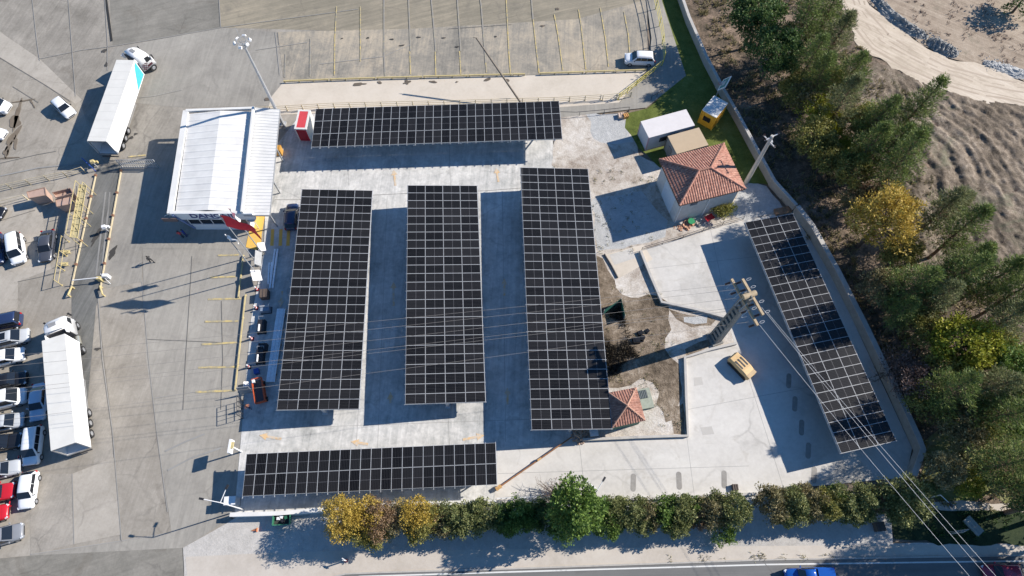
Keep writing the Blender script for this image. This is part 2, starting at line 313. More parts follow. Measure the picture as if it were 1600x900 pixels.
gpoly('dark_grass_verge', [(1388, 768), (1440, 790), (1900, 796), (1900, 850), (1500, 851), (1396, 842)], .040, g_dgrass, 0.5)
gpoly('clearing', [(1436, 690), (1470, 672), (1530, 690), (1620, 700), (1900, 720), (1900, 790), (1445, 782)], .041, g_clear, 1.2)
gpoly('forest_footpath', [(1440, 787), (1470, 783), (1900, 796), (1900, 804), (1470, 797)], .044, g_pave, 0.25)
gpoly('road', [(400, 930), (540, 898), (590, 896), (800, 890), (1200, 876), (1600, 869), (2000, 864), (2000, 1200), (400, 1200)], .05, g_road)
me = MB()
kb = PP([(400, 929), (540, 896.5), (590, 894.5), (800, 888.5), (1200, 874.5), (1600, 867.5), (2000, 862)], .1)
for a, b in zip(kb, kb[1:]): me.bar(a, b, .18, .14)
for i, p in enumerate(kb[1:-1]): pass
struct(me.build('kerb', plain('kerb_concrete', (.38, .36, .33), .9)))

# ploughed field: real furrows fanning out from the bend of the track
def field_mesh():
    me = MB(); n1, n2 = 190, 150
    A, B_, C_, D_ = P(1320, 85), P(1760, 185), P(1900, 600), P(1400, 420)
    piv = P(1375, 70)
    vs = []
    for i in range(n1 + 1):
        for j in range(n2 + 1):
            s, t_ = i / n1, j / n2
            p = A * (1 - s) * (1 - t_) + B_ * s * (1 - t_) + C_ * s * t_ + D_ * (1 - s) * t_
            d = p - piv; r = d.length; an = atan2(d.y, d.x)
            wob = noise.noise(Vector((p.x * .07, p.y * .07, 0))) * 2.2 + noise.noise(Vector((p.x * .3, p.y * .3, 2))) * .5
            ph = an * 46 + wob * 3.0 + .03 * r
            edge = min(1, s * 8, (1 - s) * 8, t_ * 8, (1 - t_) * 8)
            rough_ = noise.noise(Vector((p.x * .8, p.y * .8, 3))) * .10 + noise.noise(Vector((p.x * 2.2, p.y * 2.2, 5))) * .05
            amp = .10 + .11 * noise.noise(Vector((p.x * .05, p.y * .05, 7)))
            z = .05 + edge * (max(.05, amp) * 1.1 * (sin(ph) + .5 * sin(ph * 2.3 + 1)) + rough_ * 2.6 + .2)
            vs.append(Vector((p.x, p.y, z)))
    fs = [(i * (n2 + 1) + j, (i + 1) * (n2 + 1) + j, (i + 1) * (n2 + 1) + j + 1, i * (n2 + 1) + j + 1) for i in range(n1) for j in range(n2)]
    fs = [f for f in fs if not in_track((vs[f[0]] + vs[f[2]]) / 2)]
    me.add(vs, fs)
    return struct(me.build('ploughed_field', g_field, smooth=True))
TR = PP([(1285, -200), (1318, 0), (1336, 62), (1362, 88), (1405, 112), (1455, 137), (1530, 158), (1600, 166), (1800, 175), (1800, -400)])
def inside(p, poly):
    c = False; n = len(poly)
    for i in range(n):
        a, b = poly[i], poly[i - 1]
        if (a.y > p.y) != (b.y > p.y) and p.x < (b.x - a.x) * (p.y - a.y) / (b.y - a.y) + a.x: c = not c
    return c
def in_track(p): return inside(p, TR)
field_mesh()
g_bare = ground('bare_brown_soil', [(.13, .1, .075), (.25, .195, .145), (.36, .29, .22), (.46, .39, .31)], s=(.08, .7, 4.5), lo=.35, hi=.63, seed=70, stain=.45, stain_col=(.12, .12, .08), stain_s=.2, streak=.3, streak_dir=radians(-35), bump=.8, bdist=.1, spots=.3, spot_col=(.5, .44, .36), spot_s=4)
gpoly('bare_field', [(1310, -300), (1352, 0), (1395, 38), (1440, 68), (1482, 92), (1535, 100), (1600, 126), (1900, 145), (1900, -300)], .012, g_bare, 0.6)

def heap(name, pts, wid, hgt, mat, label, cat, seed=0):
    """a long heap of loose material along a line, rough surface with loose stones at its foot"""
    line = PP(pts); n = 46; k = 22; me = MB(); tot = len(line) - 1; vs = []; rr = random.Random(seed)
    for i in range(n + 1):
        t_ = i / n * tot; q = min(int(t_), tot - 1); c = line[q].lerp(line[q + 1], t_ - q)
        d = (line[q + 1] - line[q]).normalized(); sx = Vector((-d.y, d.x, 0)); e = sin(pi * min(1, max(0, i / n))) ** .5
        for j in range(k + 1):
            u = j / k * 2 - 1; ed = 1 + .35 * noise.noise(Vector((i * .22, seed, u > 0)))
            z = hgt * e * max(0, 1 - abs(u) ** 1.3) * (.7 + .55 * noise.noise(Vector((i * .3, j * .35, seed)))) + .14 * rr.random() * (1 - abs(u)) + .13 * noise.noise(Vector((i * .9, j * .9, seed)))
            vs.append(c + sx * (u * wid / 2 * (.45 + .55 * e) * ed) + Vector((0, 0, max(-.02, z))))
    me.add(vs, [(i * (k + 1) + j, (i + 1) * (k + 1) + j, (i + 1) * (k + 1) + j + 1, i * (k + 1) + j + 1) for i in range(n) for j in range(k)])
    for _ in range(130):
        t_ = rr.random() * tot * .999; q = int(t_); c = line[q].lerp(line[q + 1], t_ - q); d = (line[q + 1] - line[q]).normalized(); sx = Vector((-d.y, d.x, 0)); sz = rr.uniform(.06, .2)
        u = rr.gauss(0, .62); me.box(c + sx * u * wid / 2 + Vector((0, 0, max(.05, hgt * (1 - abs(u) ** 1.3) * .8))), (sz, sz * .8, sz * .6), R=Matrix.Rotation(rr.random() * 6, 3, 'Z') @ Matrix.Rotation(rr.random(), 3, 'X'))
    o = me.build(name, mat, at=line[0]); return tag(o, label, cat)
heap('gravel_heap', [(1362, -8), (1395, 28), (1425, 48), (1450, 60)], 2.8, .9, g_gravel, 'long grey gravel heap along the upper side of the dirt track', 'gravel heap', 1)
heap('gravel_heap', [(1450, 62), (1470, 74), (1496, 88)], 3.0, 1.1, g_gravel, 'short grey gravel heap at the lower end of the heaps by the track', 'gravel heap', 2)
heap('stone_heap', [(1535, 98), (1570, 108), (1640, 128)], 2.6, .35, g_stone, 'flat pale heap of whitish stones beside the dirt track at the right edge', 'stone heap', 3)

# ---- joints, trenches and painted lines on the ground
def lines(name, segs, wdt, z, mat):
    me = MB()
    for s in segs:
        pts = PP(s[:2] if len(s) == 2 else s, z + .05)
        for a, b in zip(pts, pts[1:]):
            d = (b - a).normalized(); q = Vector((-d.y, d.x, 0)) * wdt / 2
            me.poly([a - q, b - q, b + q, a + q])
    return struct(me.build(name, mat))
light_j = ground('joint_pale', [(.24, .23, .21), (.35, .335, .31)], seed=20)
dark_j = ground('joint_dark', [(.12, .115, .105), (.2, .19, .175)], seed=21)
rut = ground('track_rut', [(.36, .29, .22), (.46, .38, .3)], seed=60)
def rutline(px, off, wd):
    pts = PP(px, .104); fine = []
    for a, b in zip(pts, pts[1:]):
        n = max(1, int((b - a).length / .8)); d = (b - a).normalized(); q = Vector((-d.y, d.x, 0))
        for i in range(n): p = a.lerp(b, i / n); fine.append((p + q * (off + .35 * noise.noise(Vector((p.x * .2, p.y * .2, off)))), q, wd * (.5 + .8 * abs(noise.noise(Vector((p.x * .5, p.y * .5, off + 3)))))))
    me = MB()
    for (p, q, w1), (p2, q2, w2) in zip(fine, fine[1:]):
        if w1 > wd * .55: me.poly([p - q * w1 / 2, p2 - q2 * w2 / 2, p2 + q2 * w2 / 2, p + q * w1 / 2])
    return struct(me.build('track_rut', rut))
TC = [(1310, -60), (1338, 20), (1375, 65), (1420, 92), (1470, 115), (1530, 132), (1600, 146), (1760, 158)]
for o_, w_ in ((-1.9, .5), (-1.2, .25), (.2, .45), (1.0, .3), (1.9, .5)): rutline(TC, o_, w_)
lines('concrete_joint', [[(60, 92), (128, 78), (176, 72), (260, 58), (345, 43), (440, 30), (560, 14)], [(160, -60), (168, 68), (168, 110)], [(45, -50), (57, 60), (62, 95)], [(103, -50), (112, 70), (118, 150)],
    [(153, 460), (160, 560), (176, 675), (190, 845)], [(245, 675), (262, 800)], [(222, 440), (232, 560), (245, 675)], [(430, 50), (437, 117)], [(400, 78), (480, 66)], [(48, 866), (190, 845), (268, 832)],
    [(113, 740), (116, 850)], [(200, 154), (240, 150), (285, 140)], [(240, 622), (320, 610), (372, 600)], [(340, -30), (345, 43)], [(500, 100), (600, 88), (640, 70)]], .1, .024, light_j)
lines('ground_trench', [[(164.5, -40), (166, 0), (174.5, 64)]], .32, .028, plain('trench_dark', (.02, .02, .02), .9))
lines('expansion_joint', [[(0, 255), (55, 242), (88, 236)], [(0, 388), (80, 372)], [(0, 345), (55, 328)], [(28, 440), (100, 425)], [(300, 400), (296, 470), (290, 560), (286, 640)], [(346, 470), (348, 560), (345, 640)], [(700, 45), (800, 38)], [(230, 530), (372, 536)],
    [(178, 270), (155, 405)], [(436, 70), (434, 50)], [(0, 90), (70, 132), (110, 158)], [(20, 135), (60, 160)], [(470, 178), (600, 174)], [(430, 312), (470, 312), (560, 306), (640, 302), (760, 298), (860, 290)], [(120, 290), (118, 440)]], .07, .026, dark_j)
wy = paint_worn('worn_yellow_paint', (.54, .42, .17), (.27, .25, .2), .5)
wy2 = paint_worn('faded_yellow_paint', (.36, .32, .21), (.26, .24, .21), .42)
ypaint = paint_worn('yellow_paint', (.68, .42, .09), (.4, .33, .2), .62)
opaint = paint_worn('orange_paint', (.62, .42, .22), (.5, .48, .44), .52)
lines('parking_line', [[(842.5, 114), (839, 85), (833, 30)], [(879.5, 109), (872, 55), (866, 22)], [(915.5, 108), (908, 40), (904, 15)], [(951, 104), (946, 60), (938, 12)], [(984, 84), (982, 55), (975, 18)], [(797.5, 114), (795, 80), (790, -20)], [(641.5, 116), (640, 80)], [(681, 117), (680, 80)], [(720, 116), (718, 80)], [(760, 113), (759, 98)], [(522.5, 118), (523, 60), (526, 10)], [(563, 96), (563, 10)]], .17, .028, wy)
lines('parking_line_faded', [[(445, 121), (446, 84)], [(484.5, 120), (485, 60)], [(602, 120), (600, 85), (600, -10)], [(641.5, 80), (640, 40), (638, -10)], [(681, 80), (676, 20), (672, -20)], [(720, 80), (714, -10)], [(759, 98), (752, 10), (748, -20)], [(833, 30), (829, -20)]], .22, .0282, wy2)
lines('bay_line', [[(325, 467.5), (377, 466.5)], [(320, 502.5), (372, 501.5)], [(315, 538), (372, 535)], [(310, 574.5), (370, 573)], [(305, 612.5), (368, 610)], [(340, 399), (373, 398)], [(328, 433.5), (368, 432)], [(200, 245), (228, 242)]], .24, .028, wy)
gpoly('painted_hatch', [(386, 337), (414, 337), (409, 366), (408, 384), (400, 391), (384, 386), (389, 362)], .044, ypaint)
me = MB()
for x0 in (422.5, 435.5, 447.5): me.poly(PP([(x0 + 1, 358), (x0 + 6, 358), (x0 + 5, 384), (x0 - .5, 384)], .095))
struct(me.build('zebra_crossing', ypaint))
def arrow(me, tip, tail, z=.096, wd=.14):
    a, b = P(*tip, z), P(*tail, z); d = (a - b).normalized(); q = Vector((-d.y, d.x, 0)); h = a - d * .9
    me.poly([b - q * wd, h - q * wd, h + q * wd, b + q * wd]); me.poly([h - q * .42, a, h + q * .42])
me = MB()
for a in [((615, 440), (615, 478)), ((610, 612), (610, 630)), ((788, 435), (788, 462)), ((793, 605), (793, 632)), ((615, 265), (618, 290)), ((775, 262), (779, 284)), ((757, 680), (723, 687)), ((405, 680), (440, 686)), ((438, 480), (441, 455)), ((548, 690), (575, 694))]: arrow(me, *a)
struct(me.build('lane_arrow', opaint))
lines('road_edge_line', [[(560, 901), (800, 893.5), (1200, 882), (1600, 876.5), (1900, 873)]], .15, .056, paint_worn('white_road_paint', (.6, .6, .58), (.2, .2, .2), .62))
lines('road_seam', [[(1190, 874), (1215, 905)], [(700, 896), (900, 887), (1100, 880)]], .06, .056, dark_j)
# wheel stop grates printed in the pale concrete
me = MB()
gr = ground('storm_grate_grey', [(.2, .19, .175), (.34, .325, .3)], s=(1, 3, 9), seed=30)
for (cx, cy, ll, an) in [(989.5, 754, 2.0, 96), (1061, 751, 2.0, 94), (1131.5, 749, 2.0, 97), (1232.5, 595, 1.9, 103), (1242, 631, 1.9, 103), (1252.5, 668, 1.9, 103), (1263, 704, 1.9, 104), (1272, 742, 1.9, 104)]:
    c = P(cx, cy, .082); a = radians(180 - an); d = Vector((cos(a), sin(a), 0)); q = Vector((-d.y, d.x, 0)); pts = []
    for i in range(9): t_ = -pi / 2 + pi * i / 8; pts.append(c + d * (ll / 2 - .3 + .3 * cos(t_)) + q * .3 * sin(t_))
    for i in range(9): t_ = pi / 2 + pi * i / 8; pts.append(c + d * (-ll / 2 + .3 + .3 * cos(t_)) + q * .3 * sin(t_))
    me.poly(pts)
struct(me.build('drain_strip', gr))
me = MB()
for q in [[(1084, 590), (1096, 589), (1099, 601), (1085, 603)], [(1062, 443), (1076, 442), (1078, 455), (1065, 457)], [(1094, 668), (1112, 666), (1116, 678), (1098, 680)]]: me.poly(PP(q, .082))
struct(me.build('manhole_slab', ground('manhole_slab', [(.4, .38, .35), (.5, .48, .44)], seed=31)))
lines('yard_joint', [[(778, 740), (1170, 728)], [(905, 690), (915, 782)], [(1073, 682), (1085, 775)], [(1160, 560), (1225, 765)], [(1073, 640), (1290, 600)], [(1010, 420), (1190, 400)], [(1110, 358), (1140, 495)], [(440, 205), (860, 195)], [(540, 176), (545, 290)], [(700, 172), (704, 290)], [(605, 306), (590, 700)], [(785, 300), (790, 690)], [(470, 668), (830, 655)], [(560, 640), (556, 705)], [(700, 640), (702, 695)]], .05, .0265, ground('yard_joint', [(.24, .235, .22), (.4, .39, .37)], seed=40))
tyre = ground('tyre_mark', [(.2, .195, .185), (.3, .295, .28)], seed=41)
lines('tyre_mark', [[(258, 705), (290, 690), (320, 678)], [(262, 735), (300, 715), (345, 700)], [(130, 255), (60, 262), (0, 275)], [(165, 300), (150, 430)], [(172, 300), (158, 430)]], .22, .0255, tyre)
stain = ground('wet_stain', [(.12, .095, .07), (.19, .16, .125)], seed=33, s=(.3, 1.2, 4))
def blob(pts_list, name, mat, z):
    me = MB()
    for (cx, cy, rx, ry, rot) in pts_list:
        c = P(cx, cy, z + .05); pts = []; sd_ = random.random() * 50
        for i in range(22):
            a = 2 * pi * i / 22; r = 1 + .9 * noise.noise(Vector((cos(a) * 1.3, sin(a) * 1.3, sd_)))
            x_, y_ = rx * r * cos(a), ry * r * sin(a); pts.append(c + Vector((x_ * cos(rot) - y_ * sin(rot), x_ * sin(rot) + y_ * cos(rot), 0)))
        me.poly(pts)
    return struct(me.build(name, mat))
blob([(26, 180, .35, 2.2, .1), (24, 190, .7, 1.2, .4), (20, 215, .45, 1.9, -.2), (24, 222, .25, 1.2, .3), (9, 238, .3, 1.1, .2), (38, 157, 1.3, .16, .2), (50, 161, .9, .12, -.9), (10, 247, 1.3, .16, .1), (14, 232, .18, 1.4, 0)], 'wet_patch', stain, .030)
blob([(562, 131, .8, .3, .1), (592, 129, .35, .25, 0), (636, 128, .5, .35, .2), (675, 128, .55, .22, 0), (761, 125, .6, .2, .4), (793, 125, .3, .25, 0), (714, 128, .2, .12, 0), (418, 155, .6, .3, 0), (871, 14, .3, .25, 0), (847, 40, .35, .2, 0)], 'oil_stain', ground('oil_stain', [(.09, .075, .06), (.15, .125, .1)], seed=35), .030)
blob([(205, 215, .35, .22, .3), (212, 209, .3, .2, .3), (535, 60, .2, .1, 0), (575, 59, .25, .12, 0), (612, 61, .4, .12, 0), (654, 58, .35, .14, 0), (693, 59, .3, .12, 0), (626, 71, .5, .12, .2), (714, 73, .35, .14, 0), (774, 57, .25, .12, 0), (163, 79, .35, .3, .5), (166, 101, .2, .45, 0), (152, 545, .3, .2, 0), (175, 395, .35, .9, -.2), (150, 370, .3, 1.4, -.2)], 'dark_stain', ground('dark_stain', [(.04, .038, .035), (.08, .075, .07)], seed=36), .0305)
# ================================================================== SOLAR CARPORTS
alu = plain('aluminium_frame', (.37, .38, .39), .45, .0, .12)
steel_w = plain('galvanised_steel', (.55, .56, .57), .5, .1, .1)
steel_grey = plain('grey_steel', (.3, .31, .32), .5, .2, .15)
steel_dark = plain('dark_steel', (.05, .05, .055), .6, .1, .2)
def cell_mat():
    m_ = bpy.data.materials.new('solar_cells'); m_.use_nodes = True; t = m_.node_tree; b = t.nodes['Principled BSDF']; L = t.links.new
    tc = nn(t, 'ShaderNodeTexCoord'); sp = nn(t, 'ShaderNodeSeparateXYZ'); L(tc.outputs['Object'], sp.inputs[0])
    def line(out, pitch, width, off=0.0):
        a = nn(t, 'ShaderNodeMath'); a.operation = 'ADD'; a.inputs[1].default_value = 50 * pitch + off; L(out, a.inputs[0])
        q = nn(t, 'ShaderNodeMath'); q.operation = 'MODULO'; q.inputs[1].default_value = pitch; L(a.outputs[0], q.inputs[0])
        c = nn(t, 'ShaderNodeMath'); c.operation = 'LESS_THAN'; c.inputs[1].default_value = width; L(q.outputs[0], c.inputs[0]); return c.outputs[0]
    l1 = line(sp.outputs['Y'], .178, .022); l2 = line(sp.outputs['X'], .092, .004)
    mx = nn(t, 'ShaderNodeMath'); mx.operation = 'MAXIMUM'; L(l1, mx.inputs[0]); L(l2, mx.inputs[1])
    oi = nn(t, 'ShaderNodeObjectInfo')
    cr = nn(t, 'ShaderNodeValToRGB'); e = cr.color_ramp.elements
    e[0].color = (.004, .004, .0045, 1); e[1].color = (.016, .0155, .0165, 1); L(oi.outputs['Random'], cr.inputs[0])
    mc = nn(t, 'ShaderNodeMix'); mc.data_type = 'RGBA'; mc.inputs[7].default_value = (.04, .04, .04, 1)
    L(mx.outputs[0], mc.inputs[0]); L(cr.outputs[0], mc.inputs[6]); L(mc.outputs[2], b.inputs['Base Color'])
    b.inputs['Roughness'].default_value = .25; b.inputs['Specular IOR Level'].default_value = .22
    return m_
cells = cell_mat()
mid_bar = plain('panel_mid_bar', (.13, .13, .14), .5, 0, .1)
def panel_mesh(Lx, Ly):
    """one framed panel, long side on local x"""
    me = MB(); w_ = .026; z = .035
    for s in (-1, 1):
        me.box((0, s * (Ly - w_) / 2, 0), (Lx, w_, z), mat=0); me.box((s * (Lx - w_) / 2, 0, 0), (w_, Ly - 2 * w_, z), mat=0)
    for s in (-1, 1): me.box((s * (Lx / 4 - .006), 0, 0), (Lx / 2 - w_ - .012, Ly - 2 * w_, z - .012), mat=1)
    me.box((0, 0, 0), (.024, Ly - 2 * w_, z - .008), mat=2)
    return me
def carport(corners, zs, nx, ny, portrait, label, nstuff=0, post_rows=None, canti=None, group='solar carports over the car park'):
    c = [P(px, py, z) for (px, py), z in zip(corners, zs)]
    a = ((c[1] - c[0]) + (c[2] - c[3])) / 2; b = ((c[3] - c[0]) + (c[2] - c[1])) / 2
    ctr = sum(c, Vector()) / 4
    ax = a.normalized(); nz = -ax.cross(b).normalized()
    if nz.z < 0: nz = -nz
    by = nz.cross(ax)                       # up the sheet (towards the top of the plan)
    La, Lb = a.length, b.length
    root = thing('solar_carport', label, 'solar carport', (ctr.x, ctr.y, 0), 0, group)
    Rm = Matrix((ax, by, nz)).transposed()
    px_, py_ = La / nx, Lb / ny
    if portrait: pm = panel_mesh(py_ - .02, px_ - .02); rot = Rm @ Matrix.Rotation(pi / 2, 3, 'Z')
    else: pm = panel_mesh(px_ - .02, py_ - .02); rot = Rm
    M0 = Matrix.Translation(-Vector((ctr.x, ctr.y, 0)))
    slots = [(ctr - Vector((ctr.x, ctr.y, 0)) + ax * ((i + .5) * px_ - La / 2) + by * (Lb / 2 - (j + .5) * py_)) for j in range(ny) for i in range(nx)]
    slots_far, slots = slots[:nstuff], slots[nstuff:]
    o = pm.build('solar_panel', [alu, cells, mid_bar], root)
    for k, s in enumerate(slots):
        q = o if k == 0 else o.copy()
        if k: COL.objects.link(q)
        jr = random.Random(k * 7 + nx); q.matrix_local = Matrix.Translation(s) @ rot.to_4x4() @ Matrix.Rotation(jr.gauss(0, .006), 4, 'X') @ Matrix.Rotation(jr.gauss(0, .004), 4, 'Y') @ Matrix.Rotation(jr.gauss(0, .0015), 4, 'Z')
    if slots_far:
        far = MB()
        for s in slots_far:
            k0 = len(far.v); far.v += [rot @ p + s for p in pm.v]; far.f += [tuple(i + k0 for i in f) for f in pm.f]; far.mi += pm.mi
        fo = far.build('solar_panel', [alu, cells, mid_bar], root); fo['kind'] = 'stuff'
    # rails under the joints
    def wp(u, v, dz=0): return ctr + ax * u + by * v + nz * dz - Vector((ctr.x, ctr.y, 0))
    ml = MB()
    if portrait:
        for i in range(nx + 1): u = i * px_ - La / 2; ml.bar(wp(u, -Lb / 2 - .22, -.09), wp(u, Lb / 2 + .12, -.09), .05, .1)
    else:
        for j in range(ny + 1): v = Lb / 2 - j * py_; ml.bar(wp(-La / 2 - .12, v, -.09), wp(La / 2 + .12, v, -.09), .045, .1)
        for i in range(nx + 1): u = i * px_ - La / 2; ml.bar(wp(u, -Lb / 2 - .02, -.086), wp(u, Lb / 2 + .02, -.086), .07, .085)
    ml.build('rail', alu, root)
    bm = MB()
    if portrait:
        for v in (-Lb / 2 + .25, 0, Lb / 2 - .25): bm.bar(wp(-La / 2, v, -.25), wp(La / 2, v, -.25), .14, .2)
    else:
        for u in (-La / 2 + .06, -La / 4, 0, La / 4, La / 2 - .06): bm.bar(wp(u, -Lb / 2, -.25), wp(u, Lb / 2, -.25), .14, .2)
    bm.build('purlin', alu, root)
    # posts with spreading arms
    if portrait:
        n = max(3, int(La / 6.8) + 1); vv = canti if canti is not None else 0
        for k in range(n):
            u = -La / 2 + 1.0 + (La - 2.0) * k / (n - 1)
            top = wp(u, vv, -.4); pm2 = MB(); foot = Vector((top.x, top.y, 0))
            pm2.bar(foot, top, .28, .28); pm2.box(foot + Vector((0, 0, .06)), (.6, .6, .12)); pm2.build('post', steel_w, root)
            am = MB(); am.bar(wp(u, -Lb / 2 + .1, -.42), wp(u, Lb / 2 - .1, -.42), .16, .2)
            for s in (-1, 1): am.bar(foot + Vector((0, 0, top.z * .45)), wp(u, s * Lb * .33 + vv * .3, -.45), .12, .12)
            am.build('arm', steel_w, root)
    else:
        n = max(3, int(Lb / 7.2) + 1)
        for k in range(n):
            v = -Lb / 2 + .5 + (Lb - 1.0) * k / (n - 1)
            top = wp(0, v, -.4); foot = Vector((top.x, top.y, 0)); pm2 = MB(); pm2.bar(foot, top, .3, .3); pm2.box(foot + Vector((0, 0, .06)), (.65, .65, .12)); pm2.build('post', steel_w, root)
            am = MB(); am.bar(wp(-La / 2 + .1, v, -.42), wp(La / 2 - .1, v, -.42), .16, .18)
            for s in (-1, 1): am.bar(foot + Vector((0, 0, top.z * .5)), wp(s * La * .42, v, -.45), .12, .12)
            am.build('arm', steel_w, root)
    return root
LZ = (3.6, 2.75, 2.75, 3.6)
carport([(468, 296), (579, 297), (564.5, 640), (437, 640)], LZ, 4, 25, False, 'leftmost of the three long upright solar carports, four panels wide, next to the parked lift')
carport([(638, 289.5), (748, 290), (756, 628), (632, 632)], LZ, 4, 25, False, 'middle one of the three long upright solar carports, between two shaded lanes')
carport([(813, 261.5), (919, 264), (956, 670), (831, 672)], (3.7, 2.95, 2.95, 3.7), 4, 30, False, 'longest solar carport, bordering the soil plot and touching the small green kiosk', nstuff=20)
carport([(493, 170), (874, 158), (878, 217), (487, 230)], (3.35, 3.35, 3.55, 3.55), 29, 3, True, 'long solar carport three rows deep at the top, right of the red kiosk', canti=1.0)
carport([(384, 709), (775, 692), (776, 757), (380, 776)], (3.15, 3.15, 2.95, 2.95), 24, 2, True, 'narrow solar carport two rows deep at the bottom, above the boundary wall and hedge', canti=-1.2)
carport([(1166, 347), (1243, 333), (1396, 690), (1312, 709)], (3.4, 3.2, 3.2, 3.4), 3, 26, False, 'slanting solar carport at the right, under the tree shadows along the boundary wall', nstuff=0)

# ================================================================== BUILDINGS
white_roof = plain('white_sheet_roof', (.64, .63, .6), .5, 0, .1, .5)
roof_cream = plain('cream_sheet_roof', (.7, .68, .62), .5, 0, .05, .6)
white_wall = plain('white_wall', (.66, .67, .68), .6, 0, .05)
glass_dark = plain('dark_glass', (.02, .022, .028), .08, 0, .1, spec=.6)
navy = plain('navy_lettering', (.015, .03, .16), .5, 0, .05)
red_paint = plain('red_paint', (.5, .02, .03), .45, 0, .08)
def W(root): return WM(root).inverted()
def corrugated(me, A, B, C_, D_, step, depth, mat=0):
    """ribbed sheet between edge A-B and edge D-C, ribs run from A-B to D-C"""
    L_ = (B - A).length; n = max(2, int(L_ / step)); nz = (B - A).cross(D_ - A).normalized()
    if nz.z < 0: nz = -nz
    for i in range(n):
        for (s0, s1, h0, h1) in ((0, .72, 0, 0), (.72, .8, 0, depth), (.8, .92, depth, depth), (.92, 1, depth, 0)):
            a, b = (i + s0) / n, (i + s1) / n
            me.poly([A.lerp(B, a) + nz * h0, A.lerp(B, b) + nz * h1, D_.lerp(C_, b) + nz * h1, D_.lerp(C_, a) + nz * h0], mat)
# --- gatehouse
zr = 4.3
r1 = [P(290, 172, zr), P(397, 168, zr), P(379, 333, zr), P(265, 333, zr)]
og = (r1[0] + r1[2]) / 2; og.z = 0
gh = thing('gatehouse', 'white gatehouse with ribbed white roof, sign and red flag in front', 'building', og)
me = MB(); lo = [p.copy() for p in r1]
wl = [r1[0] + Vector((.35, -.3, 0)), r1[1] + Vector((-.3, -.3, 0)), r1[2] + Vector((-.1, .35, 0)), r1[3] + Vector((3.0, .35, 0))]
for p in wl: p.z = 0
wl[0] = wl[0] + Vector((2.2, 0, 0))
me.prism(wl, zr - .5); me.build('wall', white_wall, gh, world=True)
me = MB(); ridge0, ridge1 = r1[0].lerp(r1[1], .5) + Vector((0, 0, .32)), r1[3].lerp(r1[2], .5) + Vector((0, 0, .32))
inn = [r1[0] + Vector((.45, -.5, -.25)), r1[1] + Vector((-.35, -.5, -.25)), r1[2] + Vector((-.35, .35, -.25)), r1[3] + Vector((.55, .35, -.25))]
rg0, rg1 = inn[0].lerp(inn[1], .52) + Vector((0, 0, .45)), inn[3].lerp(inn[2], .52) + Vector((0, 0, .45))
corrugated(me, inn[3], inn[0], rg0, rg1, 1.0, .035, 0); corrugated(me, rg1, rg0, inn[1], inn[2], 1.0, .035, 0)
me.build('roof', [white_roof], gh, world=True)
me = MB()   # parapet
for a, b, ww in ((r1[0], r1[1], .35), (r1[2], r1[3], .3), (r1[3], r1[0], .75), (r1[1] + Vector((0, -.1, .38)), r1[2] + Vector((0, 0, .38)), .28)):
    dy = Vector((0, .17, 0)) if ww == .3 else Vector(); me.bar(a + dy + Vector((0, 0, -.2)), b + dy + Vector((0, 0, -.2)), ww, .42 if ww < .7 else .36)
me.build('parapet', white_roof, gh, world=True)
sw, se = r1[3] + Vector((0, -.05, 0)), r1[2] + Vector((1.2, -.05, 0))
me = MB(); me.prism([sw + Vector((.0, -.03, -1.5)), se + Vector((0, -.03, -1.5)), se + Vector((0, .3, -1.5)), sw + Vector((0, .3, -1.5))], 1.49)
fascia = me.build('fascia', white_wall, gh, world=True)
# front window band and sill wall below
f0, f1 = sw + Vector((1.6, .35, 0)), se + Vector((-1.3, .35, 0))
me = MB(); me.poly([f0 + Vector((0, -.38, -2.55)), f1 + Vector((0, -.38, -2.55)), f1 + Vector((0, -.34, -1.4)), f0 + Vector((0, -.34, -1.4))]); win = me.build('window', glass_dark, gh, world=True)
me = MB()
for k in range(6): p = f0.lerp(f1, k / 5); me.bar(p + Vector((0, -.42, -2.6)), p + Vector((0, -.38, -1.36)), .1, .06)
me.bar(f0 + Vector((0, -.42, -2.62)), f1 + Vector((0, -.42, -2.62)), .12, .12); me.build('mullion', steel_w, win, world=True)
me = MB(); me.prism([Vector((f0.x, f0.y - .3, 0)), Vector((f1.x, f1.y - .3, 0)), Vector((f1.x, f1.y + .6, 0)), Vector((f0.x, f0.y + .6, 0))], zr - 2.62); me.build('plinth', white_wall, gh, world=True)
me = MB(); me.bar(sw + Vector((.3, -.1, -.2)), Vector((f0.x, f0.y - .3, .5)), .22, .22); me.build('corner_strut', plain('blue_grey_paint', (.16, .22, .38), .5), gh, world=True)
# sign lettering built letter by letter on the fascia
def text_obj(txt, size, mat, parent, loc, rot, name='lettering', depth=.02):
    cu = bpy.data.curves.new(name, 'FONT'); cu.body = txt; cu.size = size; cu.extrude = depth; cu.offset = size * .018; cu.align_x = 'LEFT'
    tmp = bpy.data.objects.new(name, cu); COL.objects.link(tmp)
    dg = bpy.context.evaluated_depsgraph_get(); me_ = bpy.data.meshes.new_from_object(tmp.evaluated_get(dg)); bpy.data.objects.remove(tmp)
    me_.materials.clear(); me_.materials.append(mat)
    o = bpy.data.objects.new(name, me_); COL.objects.link(o); o.parent = parent; o.location = loc; o.rotation_euler = rot; return o
lp = W(gh) @ (sw + Vector((2.35, -.07, -1.0)))
text_obj('DANONE', 1.35, navy, gh, lp, (pi / 2, 0, 0), depth=.03).scale = (1.02, 1, 1)
me = MB(); q0 = sw + Vector((3.3, -.075, -1.12)); pts = []
for i in range(11): t_ = i / 10; pts.append(q0 + Vector((2.6 * t_, -.02, -.16 * sin(pi * t_))))
for a, b in zip(pts, pts[1:]): me.bar(a, b, .03, .11)
me.build('logo_swoosh', navy, gh, world=True)
